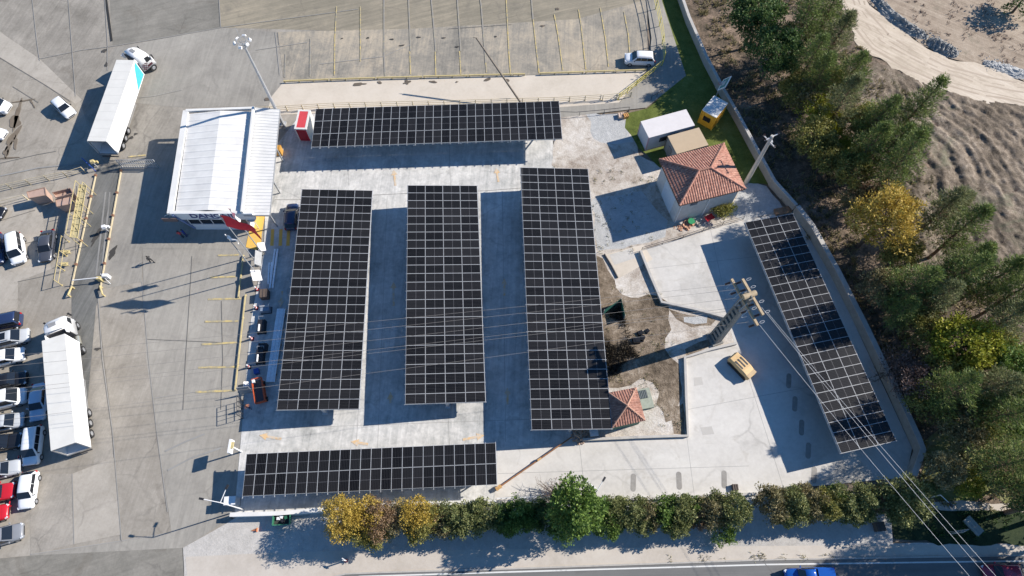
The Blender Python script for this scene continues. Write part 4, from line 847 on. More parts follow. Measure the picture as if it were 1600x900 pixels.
# ---- articulated trucks
tw = plain('paint_truck_white', (.76, .76, .76), .35, 0, .04, 1.0); truck_roof = plain('trailer_roof', (.62, .605, .56), .5, 0, .05, .7)
skirt = plain('truck_grey', (.25, .25, .25), .5); turq = plain('turquoise_print', (.06, .42, .5), .4)
def make_truck(front, rear, zt, label, cab_turn, cab_at, livery):
    a, b = P(*front, zt), P(*rear, zt); ctr = (a + b) / 2; d = a - b; Lr = hypot(d.x, d.y); ang = atan2(d.y, d.x)
    root = thing('articulated_truck', label, 'truck', (ctr.x, ctr.y, .04), ang, 'articulated trucks')
    hx, hy = Lr / 2, 1.3; z0 = 1.15
    me = MB()                                   # open rear box: walls, floor, front
    me.box((0, -hy + .03, (z0 + zt) / 2), (2 * hx, .06, zt - z0)); me.box((0, hy - .03, (z0 + zt) / 2), (2 * hx, .06, zt - z0)); me.box((hx - .03, 0, (z0 + zt) / 2), (.06, 2 * hy - .12, zt - z0))
    me.box((0, 0, z0 + .05), (2 * hx - .1, 2 * hy - .12, .1)); body = me.build('trailer_body', tw, root)
    me = MB(); me.box((0, 0, zt + .02), (2 * hx + .02, 2 * hy + .02, .06))
    for i in range(10): me.box((-hx + (i + .5) * hx / 5, 0, zt + .055), (.05, 2 * hy - .1, .015))
    me.build('trailer_roof', truck_roof, root)
    me = MB(); me.box((-hx + .03, 0, zt - .1), (.08, 2 * hy, .14)); me.box((-hx - .02, 0, z0), (.1, 2 * hy, .16)); [me.box((-hx + .02, s * (hy - .05), (z0 + zt) / 2), (.1, .1, zt - z0)) for s in (-1, 1)]; me.build('rear_frame', skirt, root)
    for s in (-1, 1): me = MB(); me.box((-hx + 1.2 * .5 - .6 - .0, s * (hy + .05), (z0 + zt) / 2), (1.2, .04, zt - z0 - .1)) if False else me.box((-hx + .62, s * (hy + .05), (z0 + zt) / 2), (1.24, .04, zt - z0 - .1)); me.build('rear_door', tw, root)
    me = MB(); me.bar((-hx + .1, -.45, .95), (hx - .2, -.45, .95), .14, .3); me.bar((-hx + .1, .45, .95), (hx - .2, .45, .95), .14, .3); me.box((-hx - .02, 0, .6), (.12, 2.3, .14)); me.build('trailer_chassis', steel_dark, root)
    for s in (-1, 1):
        me = MB(); me.box((-.2, s * 1.22, .72), (4.2, .04, .1)); me.box((-.2, s * 1.22, .95), (4.2, .04, .1)); me.build('side_guard', skirt, root)
        for x in (-hx + 1.9, -hx + 3.2, -hx + 4.5):
            wm = MB(); wm.tube((x, s * .85, .5), (x, s * 1.26, .5), .52, .52, 18); q = wm.build('wheel', tyre_m, root); rm = MB(); rm.tube((x, s * 1.25, .5), (x, s * 1.28, .5), .3, .24, 12); rm.build('rim', rim_m, q)
    # tractor
    M = Matrix.Translation((hx + cab_at[0], cab_at[1], 0)) @ Matrix.Rotation(cab_turn, 4, 'Z')
    def cr_(x, w_, z_0, z1, r=.25): return [Vector((x, y, z)) for y, z in ((-w_, z_0), (-w_, z1 - r * 1.6), (-w_ + r * .4, z1 - r * .5), (-w_ + r, z1), (w_ - r, z1), (w_ - r * .4, z1 - r * .5), (w_, z1 - r * 1.6), (w_, z_0))]
    me = MB(M); me.loft([cr_(-.95, 1.2, 1.0, 3.7), (cr_(-.2, 1.22, .95, 3.78)), cr_(.45, 1.22, .95, 3.5, .3), cr_(.95, 1.2, .8, 3.0, .3), cr_(1.18, 1.12, .6, 2.1, .2), cr_(1.3, 1.05, .5, 1.75, .15)]); me.build('cab', tw, root, smooth=True)
    me = MB(M); me.add([Vector(p) for p in ((.60, -1.05, 3.32), (.60, 1.05, 3.32), (1.22, 1.0, 2.12), (1.22, -1.0, 2.12), (.52, -1.05, 3.22), (.52, 1.05, 3.22), (1.1, 1.0, 2.05), (1.1, -1.0, 2.05))], [(0, 1, 2, 3), (4, 7, 6, 5), (0, 4, 5, 1), (3, 2, 6, 7), (0, 3, 7, 4), (1, 5, 6, 2)]); me.build('windscreen', glass, root)
    for s in (-1, 1):
        me = MB(M); me.add([Vector((x, s * y, z)) for y in (1.215, 1.24) for x, z in ((.1, 1.95), (.95, 1.95), (.75, 2.75), (.1, 2.85))], BOXF); me.build('side_window', glass, root)
        me = MB(M); me.box((1.25, s * 1.42, 2.35), (.12, .2, .7)); me.bar((1.0, s * 1.15, 2.6), (1.25, s * 1.42, 2.6), .05, .05); me.build('mirror', trim, root)
        me = MB(M); me.box((1.32, s * .85, .85), (.1, .4, .25)); me.build('headlight', lampw, root)
        me = MB(M); me.bar((-1.0, s * 1.12, 3.3), (-1.55, s * 1.2, 3.1), .05, .8); me.build('side_deflector', tw, root)
        for x in (.55, -3.0):
            wm = MB(M); wm.tube((x, s * .8, .5), (x, s * 1.24, .5), .52, .52, 18); q = wm.build('wheel', tyre_m, root); rm = MB(M); rm.tube((x, s * 1.23, .5), (x, s * 1.27, .5), .3, .22, 12); rm.build('rim', rim_m, q)
        me = MB(M); me.tube((-1.2, s * .95, .8), (-2.3, s * .95, .8), .34, .34, 14); me.build('fuel_tank', plain('polished_tank', (.5, .48, .4), .3, .7), root)
    me = MB(M); me.bar((-1.0, .0, 3.45), (-.1, 0, 4.02), .0, .0) if False else me.loft([cr_(-1.0, 1.05, 3.6, 3.95, .15), cr_(-.2, 1.0, 3.6, 3.88, .12), cr_(.3, .9, 3.5, 3.62, .1)]); me.build('roof_deflector', tw, root, smooth=True)
    me = MB(M); me.box((-.25, 0, 3.93), (.5, .9, .05)); me.build('roof_hatch', skirt, root)
    me = MB(M); me.bar((-4.0, -.4, .85), (1.0, -.4, .85), .12, .28); me.bar((-4.0, .4, .85), (1.0, .4, .85), .12, .28); me.box((-1.12, 0, 2.2), (.12, 2.2, 2.4)); me.box((-2.9, 0, 1.1), (1.2, 1.0, .12)); me.build('tractor_chassis', steel_dark, root)
    me = MB(M); me.box((1.33, 0, 1.25), (.06, 1.5, .5)); me.build('grille', trim, root)
    if livery:
        sy = -hy - .012; me = MB(); me.add([Vector((x, sy, z)) for x, z in ((hx - .15, 1.3), (hx - .15, 3.8), (hx - .7, 3.7), (hx - 1.3, 3.2), (hx - 2.6, 1.9), (hx - 3.2, 1.3))], [(0, 1, 2, 3, 4, 5)]); me.build('side_print', turq, root)
        me = MB(); me.add([Vector((x, sy, z)) for x, z in ((-hx + 1.4, 1.4), (-hx + 2.4, 2.0), (-hx + 5.5, 3.2), (-hx + 6.5, 3.3), (-hx + 4.5, 2.3), (-hx + 2.4, 1.5))], [(0, 1, 2, 3, 4, 5)]); me.build('side_print', plain('pale_turquoise_print', (.55, .74, .76), .4), root)
        me = MB(M)
        for i in range(5):
            for j in range(5):
                if (i + j) % 2: me.box((-.75 + .19 * i + .0, -1.235, 1.15 + .22 * j), (.18, .02, .2))
        me.box((1.28, -.7, 1.3), (.1, .7, .8)); me.box((.4, -1.235, 1.35), (.8, .02, .35)); me.build('chequered_print', plain('dark_maroon_print', (.06, .015, .025), .4), root)
    return root
make_truck((196.5, 94.5), (151.5, 221), 4.0, 'upper articulated truck with a turned cab, turquoise side print and open rear doors', radians(-32), (2.1, -.55), True)
make_truck((84, 527.5), (99.5, 698), 4.0, 'lower articulated truck, plain white, standing straight beside the row of cars', radians(6), (2.05, .15), False)
# ================================================================== POLES, MASTS, WIRES
conc = plain('cast_concrete', (.2, .195, .18), .9, 0, .25, 2, bump=.2); galv = plain('galvanised_tube', (.42, .43, .44), .45, .3, .1)
rust_conc = plain('ochre_crossarm', (.42, .32, .2), .8, 0, .2, 3); ceramic = plain('brown_insulator', (.06, .035, .03), .3); ww = plain('white_metal', (.7, .7, .7), .45, 0, .05)
cable = plain('power_cable', (.62, .62, .62), .5)
V = Vector
# floodlight mast
f = P(443, 195); mast = thing('floodlight_mast', 'tall floodlight mast with a ring of lamps between gatehouse canopy and red kiosk', 'floodlight mast', f)
me = MB(); me.tube((0, 0, 0), (0, 0, 15.6), .26, .14, 12); me.box((0, 0, .15), (.8, .8, .3)); me.build('pole', galv, mast)
me = MB()
for z in (15.4, 16.1):
    n = 10
    for i in range(n): a, b = 2 * pi * i / n, 2 * pi * (i + 1) / n; me.bar((cos(a) * .65, sin(a) * .65, z), (cos(b) * .65, sin(b) * .65, z), .05, .05)
for i in range(5): a = 2 * pi * i / 5; me.bar((0, 0, 15.4), (cos(a) * .65, sin(a) * .65, 15.4), .05, .05); me.bar((cos(a) * .65, sin(a) * .65, 15.4), (cos(a) * .65, sin(a) * .65, 16.1), .04, .04)
me.tube((0, 0, 15.4), (-.0, 0, 18.2), .04, .02, 6); me.build('head_frame', galv, mast)
for i in range(6):
    a = 2 * pi * i / 6 + .4; me = MB(); Rm = Matrix.Rotation(a, 3, 'Z') @ Matrix.Rotation(radians(50), 3, 'Y'); me.box((cos(a) * .95, sin(a) * .95, 15.9 + .15 * (i % 2)), (.36, .45, .2), R=Rm, top=.8); l_ = me.build('floodlight', ww, mast)
    me = MB(); me.box(V((cos(a) * .95, sin(a) * .95, 15.9 + .15 * (i % 2))) + Rm @ V((0, 0, -.11)), (.3, .38, .03), R=Rm); me.build('lens', glass_dark, l_)
# leaning old pole behind the top carport
b0 = P(823, 174); t0 = P(744, 59, 7.5); lp_ = thing('leaning_pole', 'bare brown pole leaning over the parking bays from behind the top carport', 'pole', b0)
me = MB(); me.tube(b0, t0, .16, .12, 10); me.tube(t0 + V((0, 0, -.05)), t0 + V((-.5, .1, .0)), .04, .04, 6); me.build('shaft', plain('weathered_pole', (.17, .14, .11), .8, 0, .2), lp_, world=True)
me = MB(); me.box(b0 + V((0, 0, .12)), (.6, .6, .25)); me.build('footing', conc, lp_, world=True)
# round concrete power pole next to the house
b0 = P(1165, 286); H1 = 10.4; pp = thing('concrete_power_pole', 'slender concrete power pole between tiled house and boundary wall', 'power pole', b0)
me = MB(); me.tube((0, 0, 0), (0, 0, H1), .33, .2, 12); me.build('shaft', plain('pale_concrete_shaft', (.5, .46, .4), .85, 0, .1), pp)
for dz, an in ((-.2, .5), (-1.1, 2.1)):
    me = MB(); me.bar((-cos(an) * 1.1, -sin(an) * 1.1, H1 + dz), (cos(an) * 1.1, sin(an) * 1.1, H1 + dz), .12, .12); cbm = me.build('crossarm', galv, pp)
    for s in (-1, 0, 1): me = MB(); q = V((cos(an) * s, sin(an) * s, H1 + dz)); me.tube(q, q + V((0, 0, .35)), .09, .05, 8); me.build('insulator', ceramic if s else ww, cbm)
me = MB(); me.box((.3, .2, H1 - 1.6), (.5, .4, .6)); me.build('switch_box', galv, pp)
# big twin-leg concrete pole
b0 = P(1116, 530); H2 = 13.3; big = thing('twin_leg_power_pole', 'large concrete lattice power pole with ochre crossarms in the middle of the pale yard', 'power pole', b0, radians(20))
for s in (-1, 1): me = MB(); me.add([V((x * (.42 if z == 0 else .27), s * (.62 if z == 0 else .4) + y * .11, z)) for z in (0, H2) for x, y in ((-1, -1), (1, -1), (1, 1), (-1, 1))], BOXF); me.build('leg', conc, big)
for k in range(12):
    z = .55 + k * 1.12; me = MB(); ww_ = .62 - .22 * z / H2; me.box((0, 0, z), ((.42 - .15 * z / H2) * 1.9, 2 * ww_, .5), top=.9); me.box((0, 0, z + .55), (.1, 2 * ww_, .6)); me.build('web', conc, big)
me = MB(); me.box((0, 0, .2), (1.4, 1.8, .4)); me.build('footing', conc, big)
me = MB(); me.tube((-.45, 0, H2 + .7), (.55, 0, H2 + .7), .3, .3, 14) if False else me.loft([[V((x, .32 * cos(2 * pi * i / 12), H2 + .15 + .32 * sin(2 * pi * i / 12))) for i in range(12)] for x in (-.75, .75)]); me.build('pole_cap', rust_conc, big)
for (x, z, l_) in ((.45, H2 - .3, 2.4), (-.35, H2 - .9, 3.1)):
    me = MB(); me.bar((x, -l_, z), (x, l_ * .85, z), .26, .24); ca = me.build('crossarm', rust_conc, big)
    for iy, y in enumerate((-l_ + .2, -l_ * .4, l_ * .35, l_ * .75)):
        me = MB()
        for k in range(5): me.tube((x - .35 - .13 * k, y, z), (x - .41 - .13 * k, y, z), .14, .1, 8)
        me.build('insulator_string', ceramic, ca)
        if iy in (2, 3) and x < 0: continue
        me = MB(); q = [V((x + .35 + .28 * (1 - cos(t)), y + .12 * sin(t), z)) for t in [2 * pi * i / 10 for i in range(11)]]
        for a_, b_ in zip(q, q[1:]): me.bar(a_, b_, .035, .035)
        me.build('shackle', galv, ca)
for k in range(6):
    me = MB(); q = V((-.9, -1.8 + .7 * k, H2 - .9)); r_ = V((-.7 + .2 * (k % 2), -1.4 + .7 * k, H2 - .2))
    for i in range(8): s0, s1 = i / 8, (i + 1) / 8; me.bar(q.lerp(r_, s0) + V((-.6 * sin(pi * s0), 0, -.5 * sin(pi * s0))), q.lerp(r_, s1) + V((-.6 * sin(pi * s1), 0, -.5 * sin(pi * s1))), .05, .05)
    me.build('jumper_cable', galv, big)
cable_old = plain('old_cable', (.24, .22, .2), .6)
def wire(a, b, sag, label, name='overhead_wire', group='overhead wires', n=22, r=.011):
    me = MB(); pts = [a.lerp(b, i / n) + V((0, 0, -sag * 4 * (i / n) * (1 - i / n))) for i in range(n + 1)]
    for p, q in zip(pts, pts[1:]): me.bar(p, q, r * 2, r * 2)
    o = me.build(name, cable if 'heavier' in label else cable_old, at=a.copy()); return tag(o, label, 'wire', group)
lefts = [((1149, 444), (-120, 568)), ((1152, 452), (-120, 585)), ((1150, 466), (-120, 607)), ((1154, 480), (-120, 622)), ((1156, 484), (-120, 629)), ((1170, 503), (-120, 672))]
names_w = ['topmost', 'second', 'third', 'fourth', 'fifth', 'lowest']
for (a, b), n_ in zip(lefts, names_w): wire(P(*a, 11.3), P(*b, 11.5), .5, n_ + ' of the thin wires running left from the twin-leg pole across the carports')
rights = [((1187, 508), (1545, 935)), ((1190, 480), (1572, 935)), ((1199, 488), (1592, 940))]
for (a, b), n_ in zip(rights, ['leftmost', 'middle', 'rightmost']): wire(P(*a, 11.6), P(*b, 12.5), .4, n_ + ' of the three heavier wires crossing the slanting carport to the lower right', r=.0095)
# street lamps
def street_lamp(base, h, arms, label, name='street_lamp'):
    b0 = P(*base); r = thing(name, label, 'street lamp', b0); me = MB(); me.tube((0, 0, 0), (0, 0, h), .08, .05, 10); me.build('pole', ww, r)
    for (dx, dy) in arms:
        me = MB(); me.tube((0, 0, h), (dx, dy, h + .35), .045, .04, 8); ar = me.build('arm', ww, r); me = MB(); me.box((dx * 1.15, dy * 1.15, h + .37), (.5, .22, .12), rz=atan2(dy, dx)); me.build('lamp_head', trim, ar)
    return r
street_lamp((380, 796), 6.3, [(-1.6, .3), (.5, 1.3)], 'white street lamp with two short arms at the left end of the bottom wall')
street_lamp((925, 776), 5.5, [(-1.2, .9), (.6, .9)], 'white street lamp with two arms poking out of the bushy green tree')
street_lamp((1440, 780), 3.6, [(.5, -.9)], 'small bent white lamp post beside the last shrub of the hedge')
# flags
def flagpole(base, h, label, cloth=None):
    b0 = P(*base); r = thing('flagpole', label, 'flagpole', b0, 0, 'flagpoles'); me = MB(); me.tube((0, 0, 0), (0, 0, h), .075, .045, 8); me.build('pole', galv, r)
    me = MB(); me.box((0, 0, .1), (.4, .4, .2)); me.build('base', conc, r)
    me = MB(); me.tube((0, 0, h), (0, 0, h + .15), .08, .04, 8); me.build('finial', ww, r); return b0
def flag(b0, h, ln, ht, label, mat, dirv, droop):
    me = MB(); n = 12; k = 8; vs = []; d = V(dirv).normalized(); s = V((-d.y, d.x, 0))
    for i in range(n + 1):
        for j in range(k + 1):
            u, v_ = i / n, j / k; vs.append(V((0, 0, h - .1)) + d * (ln * u) + V((0, 0, -ht * v_ - droop * u * u)) + s * (.22 * sin(u * 9 + v_ * 2) * u + .12 * sin(v_ * 5 + u * 4)))
    me.add(vs, [(i * (k + 1) + j, (i + 1) * (k + 1) + j, (i + 1) * (k + 1) + j + 1, i * (k + 1) + j + 1) for i in range(n) for j in range(k)])
    me.v = [p + b0 for p in me.v]; o = me.build('flag', mat, at=b0 + V((0, 0, h)), smooth=True); return tag(o, label, 'flag')
b1 = flagpole((405, 432), 11.0, 'flagpole nearest the grey notice board, flying a small white flag'); flag(b1, 11.0, 1.2, .6, 'white flag over the empty concrete, seen from above', plain('white_cloth', (.75, .75, .75), .8), (1, -.35, 0), .9)
b2 = flagpole((404, 414), 12.6, 'middle flagpole of the three, carrying the large red flag'); flag(b2, 12.7, 3.9, 2.4, 'large red flag hanging in front of the gatehouse sign', plain('red_cloth', (.62, .01, .03), .8), (1, -.28, 0), 1.3)
b3 = flagpole((411, 397), 11.5, 'rightmost flagpole, closest to the yellow hatched paint'); flag(b3, 11.5, .7, 1.9, 'white flag folded in a thin strip behind the red flag', plain('white_cloth', (.75, .75, .75), .8), (.6, -.6, 0), .8)

# ================================================================== RAILINGS, WALLS, BARRIERS
cream = plain('cream_railing_paint', (.52, .44, .29), .6, 0, .12, 2); yellow = plain('yellow_steel_paint', (.5, .41, .2), .6, 0, .15, 2); yrail = plain('yellow_railing_paint', (.65, .55, .12), .55, 0, .1)
def railing(name, px, h, nposts, nr, mat, label, pw=.1, cat='railing', group=None, mesh=False):
    pts = PP(px); o0 = pts[0]; r = thing(name, label, cat, o0, 0, group); seg = [(b - a).length for a, b in zip(pts, pts[1:])]; tot = sum(seg)
    me = MB()
    for a, b in zip(pts, pts[1:]):
        for k in range(nr): z = V((0, 0, h * (k + 1) / nr - .04)); me.bar(a + z, b + z, .05, .06)
    me.build('rails', mat, r, world=True)
    for i in range(nposts):
        t = tot * i / (nposts - 1); k = 0
        while k < len(seg) - 1 and t > seg[k]: t -= seg[k]; k += 1
        p = pts[k].lerp(pts[k + 1], min(1, t / seg[k])); me = MB(); me.bar(p, p + V((0, 0, h)), pw, pw); me.box(p + V((0, 0, .03)), (.22, .22, .06)); me.build('post', mat, r, world=True)
    return r
railing('railing', [(400, 176), (520, 169), (700, 165), (870, 160), (938, 156)], 1.15, 23, 3, cream, 'long cream railing with three rails along the walkway above the top carport')
railing('railing', [(941, 157), (985, 152)], 1.2, 3, 3, cream, 'short cream railing piece right of the gap in the long railing')
railing('railing', [(966, 156), (1000, 130), (1034, 103)], 1.3, 6, 3, yrail, 'bright yellow slanting railing below the white off-roader')
railing('tall_fence', [(1036, 98), (1033, 60), (1025, 20), (1015, -18), (1002, -60)], 2.0, 7, 3, yrail, 'tall yellow rail fence casting a grid shadow right of the white off-roader', cat='fence')
railing('railing', [(-40, 308), (10, 297), (60, 286), (118, 274), (134, 269)], 1.25, 7, 3, cream, 'cream railing slanting up from the left edge to the weighbridge')
railing('railing', [(-40, 334), (14, 320), (44, 312)], 1.2, 3, 2, cream, 'short lower railing behind the concrete boxes at the left')
railing('low_fence', [(866, 181), (900, 182), (935, 179), (982, 174)], 1.0, 4, 1, steel_dark, 'thin dark low fence along the footpath above the soil plot', .05, 'fence')
railing('low_fence', [(1002, 392), (1060, 375), (1128, 352), (1160, 344)], 1.0, 6, 2, steel_dark, 'thin wire fence between the tiled house and the pale yard', .05, 'fence')
railing('low_fence', [(1017, 156), (1028, 150), (1034, 146)], .8, 3, 1, trim, 'short black rail at the edge of the lawn', .06, 'fence')
# wheel-stop rails
for k, (x0, y0, x1, y1) in enumerate([(444, 129.5, 514, 126.5), (516, 126.3, 587, 124.3), (588.5, 124, 660, 122.3), (661.5, 122, 731, 120.4), (732, 120.2, 800, 118.6), (801, 118.6, 820, 118.2), (843, 117, 912, 114.8), (914, 114.7, 960, 113.2), (961, 113.2, 1009, 111.5)]):
    a, b = P(x0, y0), P(x1, y1); r = thing('parking_barrier', ['leftmost yellow barrier rail along the bays', 'second yellow barrier rail from the left along the bays', 'third yellow barrier rail from the left along the bays', 'fourth yellow barrier rail from the left along the bays', 'yellow barrier rail crossed by the leaning pole', 'short yellow barrier stub before the gap in the rails', 'yellow barrier rail just right of the gap', 'yellow barrier rail below and left of the white off-roader', 'last yellow barrier rail directly under the white off-roader'][k], 'barrier', (a + b) / 2, 0, 'barrier rails along the parking bays')
    me = MB(); z = V((0, 0, .38)); me.bar(a + z, b + z, .16, .16); me.build('rail', yellow, r, world=True)
    n = 3 if x1 - x0 > 30 else 2
    for i in range(n + 1): p = a.lerp(b, (i + .08) / (n + .16)); me = MB(); me.bar(p, p + V((0, 0, .36)), .12, .12); me.build('post', yellow, r, world=True)
for (a, b, lab) in (((381.5, 400), (374, 465), 'upper yellow barrier rail at the right end of the faded bays'), ((385, 462), (369, 610), 'long lower yellow barrier rail at the right end of the faded bays')):
    a, b = P(*a), P(*b); r = thing('parking_barrier', lab, 'barrier', (a + b) / 2, 0, 'barrier rails beside the faded bays'); z = V((0, 0, .3)); me = MB(); me.bar(a + z, b + z, .13, .12); me.build('rail', yellow, r, world=True)
    for i in range(5): p = a.lerp(b, i / 4); me = MB(); me.bar(p, p + V((0, 0, .28)), .1, .1); me.build('post', yellow, r, world=True)
# boundary wall
def wall(name, px, h, th, mat, label, cap=None, cat='wall', body='wall'):
    pts = PP(px); r = thing(name, label, cat, pts[0]); me = MB(); mc_ = MB()
    L1, R1 = [], []
    for i, p in enumerate(pts):
        a = pts[max(0, i - 1)]; b = pts[min(len(pts) - 1, i + 1)]; d = (b - a).normalized(); q = V((-d.y, d.x, 0)); L1.append(p + q * th / 2); R1.append(p - q * th / 2)
    def strip(me, z0, z1, ex=0):
        for i in range(len(pts) - 1):
            e_ = [(L1[i] - pts[i]) * ex, (L1[i + 1] - pts[i + 1]) * ex]
            q = [R1[i] - e_[0], R1[i + 1] - e_[1], L1[i + 1] + e_[1], L1[i] + e_[0]]; me.add([p + V((0, 0, z)) for z in (z0, z1) for p in q], BOXF)
    strip(me, 0, h); me.build('wall_body', mat, r, world=True)
    if cap: strip(mc_, h + .003, h + .1, .25); mc_.build('coping', cap, r, world=True)
    return r
bw_m = plain('boundary_concrete', (.33, .31, .28), .9, 0, .15, 1.2, bump=.3); cap_m = plain('coping_concrete', (.42, .4, .37), .9, 0, .12, 1.5)
wall('boundary_wall', [(1040, -90), (1060, 0), (1073, 38), (1100, 100), (1127, 152), (1150, 192), (1180, 248), (1204, 292), (1238, 330)], 1.5, .35, bw_m, 'concrete boundary wall beside the lawn, running down from the top edge', cap_m)
wall('boundary_wall', [(1239, 332), (1262, 362), (1300, 430), (1345, 520), (1390, 615), (1424, 690), (1430, 706), (1416, 746)], 1.6, .5, bw_m, 'concrete boundary wall along the slanting carport under the trees', cap_m)
wall('bottom_wall', [(366, 806), (440, 804), (520, 797), (620, 790), (775, 786)], 1.2, .35, white_wall, 'white wall below the narrow bottom carport, half behind the autumn trees', white_roof)
wall('kerb_wall', [(778, 785), (900, 783), (1060, 778), (1180, 772)], .5, .3, cap_m, 'low pale kerb wall between the yard and the hedge')
wall('retaining_wall', [(1000, 394), (1016, 434), (1033, 474), (1085, 485), (1137, 499)], .55, .3, cap_m, 'low wall stepping down from the pale platform to the soil plot, upper one')
wall('retaining_wall', [(1149, 538), (1110, 547), (1069, 560), (1071, 620), (1073.5, 682), (1000, 684), (910, 688)], .5, .3, cap_m, 'low wall round the lower corner of the soil plot')
me_r = railing('bar_fence', [(776, 780), (830, 778), (880, 777)], 1.0, 14, 2, white_wall, 'fence of thin bars just right of the narrow bottom carport', .04, 'fence')
wall('pit_edge', [(944, 398), (955, 416), (965, 435)], .3, .12, steel_dark, 'thin dark edge of the square beige slab near the longest carport', cat='edging')
# weighbridge side kerbs
for (a, b, lab) in (((150.5, 275), (112, 452), 'left yellow edge beam of the grey weighbridge'), ((190, 268), (157.5, 452), 'right yellow edge beam of the grey weighbridge')):
    p, q = P(*a), P(*b); r = thing('weighbridge_beam', lab, 'edge beam', p, 0, 'weighbridge edge beams'); me = MB(); me.bar(p + V((0, 0, .12)), q + V((0, 0, .12)), .14, .2); me.build('beam', cream, r, world=True)
    for k in range(6): s = p.lerp(q, k / 5); me = MB(); me.box(s + V((0, 0, .2)), (.25, .3, .3)); me.build('block', plain('rusty_steel', (.2, .1, .06), .8, 0, .2), r, world=True)
# boom barrier
bp0 = P(160, 439); r = thing('boom_barrier', 'white boom barrier lowered across the bottom of the weighbridge', 'boom barrier', bp0)
me = MB(); me.box((0, 0, .5), (.5, .4, 1.0)); me.build('cabinet', yellow, r); me = MB(); e_ = P(113, 438, 1.0) - bp0; me.bar((0, 0, 1.0), (e_.x, e_.y, 1.0), .09, .1); me.build('boom', ww, r)
me = MB(); me.box((.7, .4, .5), (.7, .4, .9)); me.bar((0, 0, .9), (1.1, .5, .3), .08, .08); me.bar((.1, .6, .9), (1.3, -.5, .2), .06, .06); me.build('counterweight', ww, r)
for (a, lab) in (((170, 362), 'small white card reader post right of the weighbridge'), ((152, 261), 'yellow topped post at the upper end of the weighbridge')):
    b0 = P(*a); r = thing('control_post', lab, 'post', b0); me = MB(); me.bar((0, 0, 0), (0, 0, 1.2), .12, .12); me.build('post', galv, r); me = MB(); me.box((.05, 0, 1.3), (.55, .45, .4), rz=.4, top=.8); me.box((.3, .3, .8), (.3, .25, .4)); me.build('reader_box', ww if 'white' in lab else yellow, r)
# bent yellow guards at the weighbridge foot
for (a, b, lab) in (((112, 448), (106, 461), 'left'), ((156, 447), (160, 460), 'right')):
    p, q = P(*a, .6), P(*b, .6); me = MB(); me.tube(p, q, .12, .12, 8); me.tube(V((p.x, p.y, 0)), p, .1, .1, 8); me.tube(V((q.x, q.y, 0)), q, .1, .1, 8); tag(me.build('guard_hoop', yellow, at=V((p.x, p.y, 0))), lab + ' yellow guard hoop at the foot of the weighbridge', 'guard hoop', 'guard hoops of the weighbridge')
# yellow platform of steel
yp = thing('steel_platform', 'yellow steel platform and stair standing left of the weighbridge', 'platform', P(122, 360))
A = [P(126, 291, 2.2), P(136, 297, 2.2), P(127, 365, 2.2), P(112, 364, 2.2)]
A = [P(124, 288, 2.3), P(135, 290, 2.3), P(121, 372, 2.3), P(109, 370, 2.3)]
me = MB()
for i in range(9):
    s = i / 8; l_, r_ = A[0].lerp(A[3], s), A[1].lerp(A[2], s); me.bar(l_, r_, .04, .05)
    if i < 8 and i % 2 == 0: me.bar(l_, A[1].lerp(A[2], (i + 1) / 8), .05, .05)
me.bar(A[0], A[3], .06, .08); me.bar(A[1], A[2], .06, .08); me.build('deck_frame', yellow, yp, world=True)
me = MB(); me.poly([p + V((0, 0, -.07)) for p in A]); me.build('deck', plain('yellow_grating', (.42, .36, .2), .8, 0, .2, 6), yp, world=True)
for i in (0, 3, 5, 8):
    for (a_, b_) in ((0, 3), (1, 2)): p = A[a_].lerp(A[b_], i / 8); me = MB(); me.bar(V((p.x, p.y, 0)), p + V((0, 0, .9)), .06, .06); me.build('leg', yellow, yp, world=True)
me = MB(); me.bar(A[0] + V((0, 0, .9)), A[3] + V((0, 0, .9)), .06, .06); me.bar(A[1] + V((0, 0, .9)), A[2] + V((0, 0, .9)), .06, .06); me.build('handrail', yellow, yp, world=True)
ysp = railing('tall_fence', [(108, 378), (103, 410), (97, 446)], 1.7, 4, 2, yellow, 'yellow steel guard fence below the steel platform', .07, 'fence')
for k, (x, y) in enumerate([(106, 396), (103, 415)]):
    b0 = P(x, y); me = MB(); me.box(b0 + V((.1, 0, .45)), (.8, .5, .08)); me.bar(b0 + V((-.3, 0, 0)), b0 + V((-.3, 0, .9)), .07, .07); me.bar(b0 + V((.4, 0, 0)), b0 + V((.4, 0, .9)), .07, .07); tag(me.build('yellow_stand', yellow, at=b0), ['upper', 'lower'][k] + ' yellow stand in the gap of the guard fence', 'stand', 'yellow stands')
# tan boxes (tipping skips)
tan = plain('salmon_tan_steel', (.42, .29, .23), .7, 0, .12, 2); tan2 = plain('tan_inside', (.3, .2, .15), .8, 0, .15)
def skip(pxs, z, label, dz):
    top = PP(pxs, z); c = sum(top, V()) / 4; g = V((c.x, c.y, 0)); r = thing('waste_skip', label, 'skip', g, 0, 'tan waste skips')
    bot = [V((c.x + (p.x - c.x) * .86, c.y + (p.y - c.y) * .8, .1)) for p in top]; me = MB(); me.add(bot[::-1] + top[::-1], BOXF[:1] + BOXF[2:]); me.poly([p + V((0, 0, -dz)) for p in top]); me.build('body', tan, r, world=True)
    me = MB()
    for a_, b_ in zip(top, top[1:] + top[:1]): me.bar(a_, b_, .1, .12)
    me.build('rim', tan2, r, world=True)
    me = MB(); me.bar(bot[0] + V((0, 0, .0)), bot[1] + V((0, 0, .0)), .15, .2); me.bar(bot[2] + V((0, 0, .0)), bot[3] + V((0, 0, .0)), .15, .2); me.build('skid', tan2, r, world=True)
skip([(42, 300), (70, 293), (72, 305), (45, 310)], 1.9, 'left tan skip with a pink lid, casting the longer shadow', .02)
skip([(82, 301), (110, 294), (114, 302), (87, 309)], 2.1, 'upper right tan skip leaning against the steel platform', .5)
skip([(87, 312), (113, 306), (115, 318), (89, 323)], 1.7, 'lower right tan skip with plank lid beside the steel platform', .02)
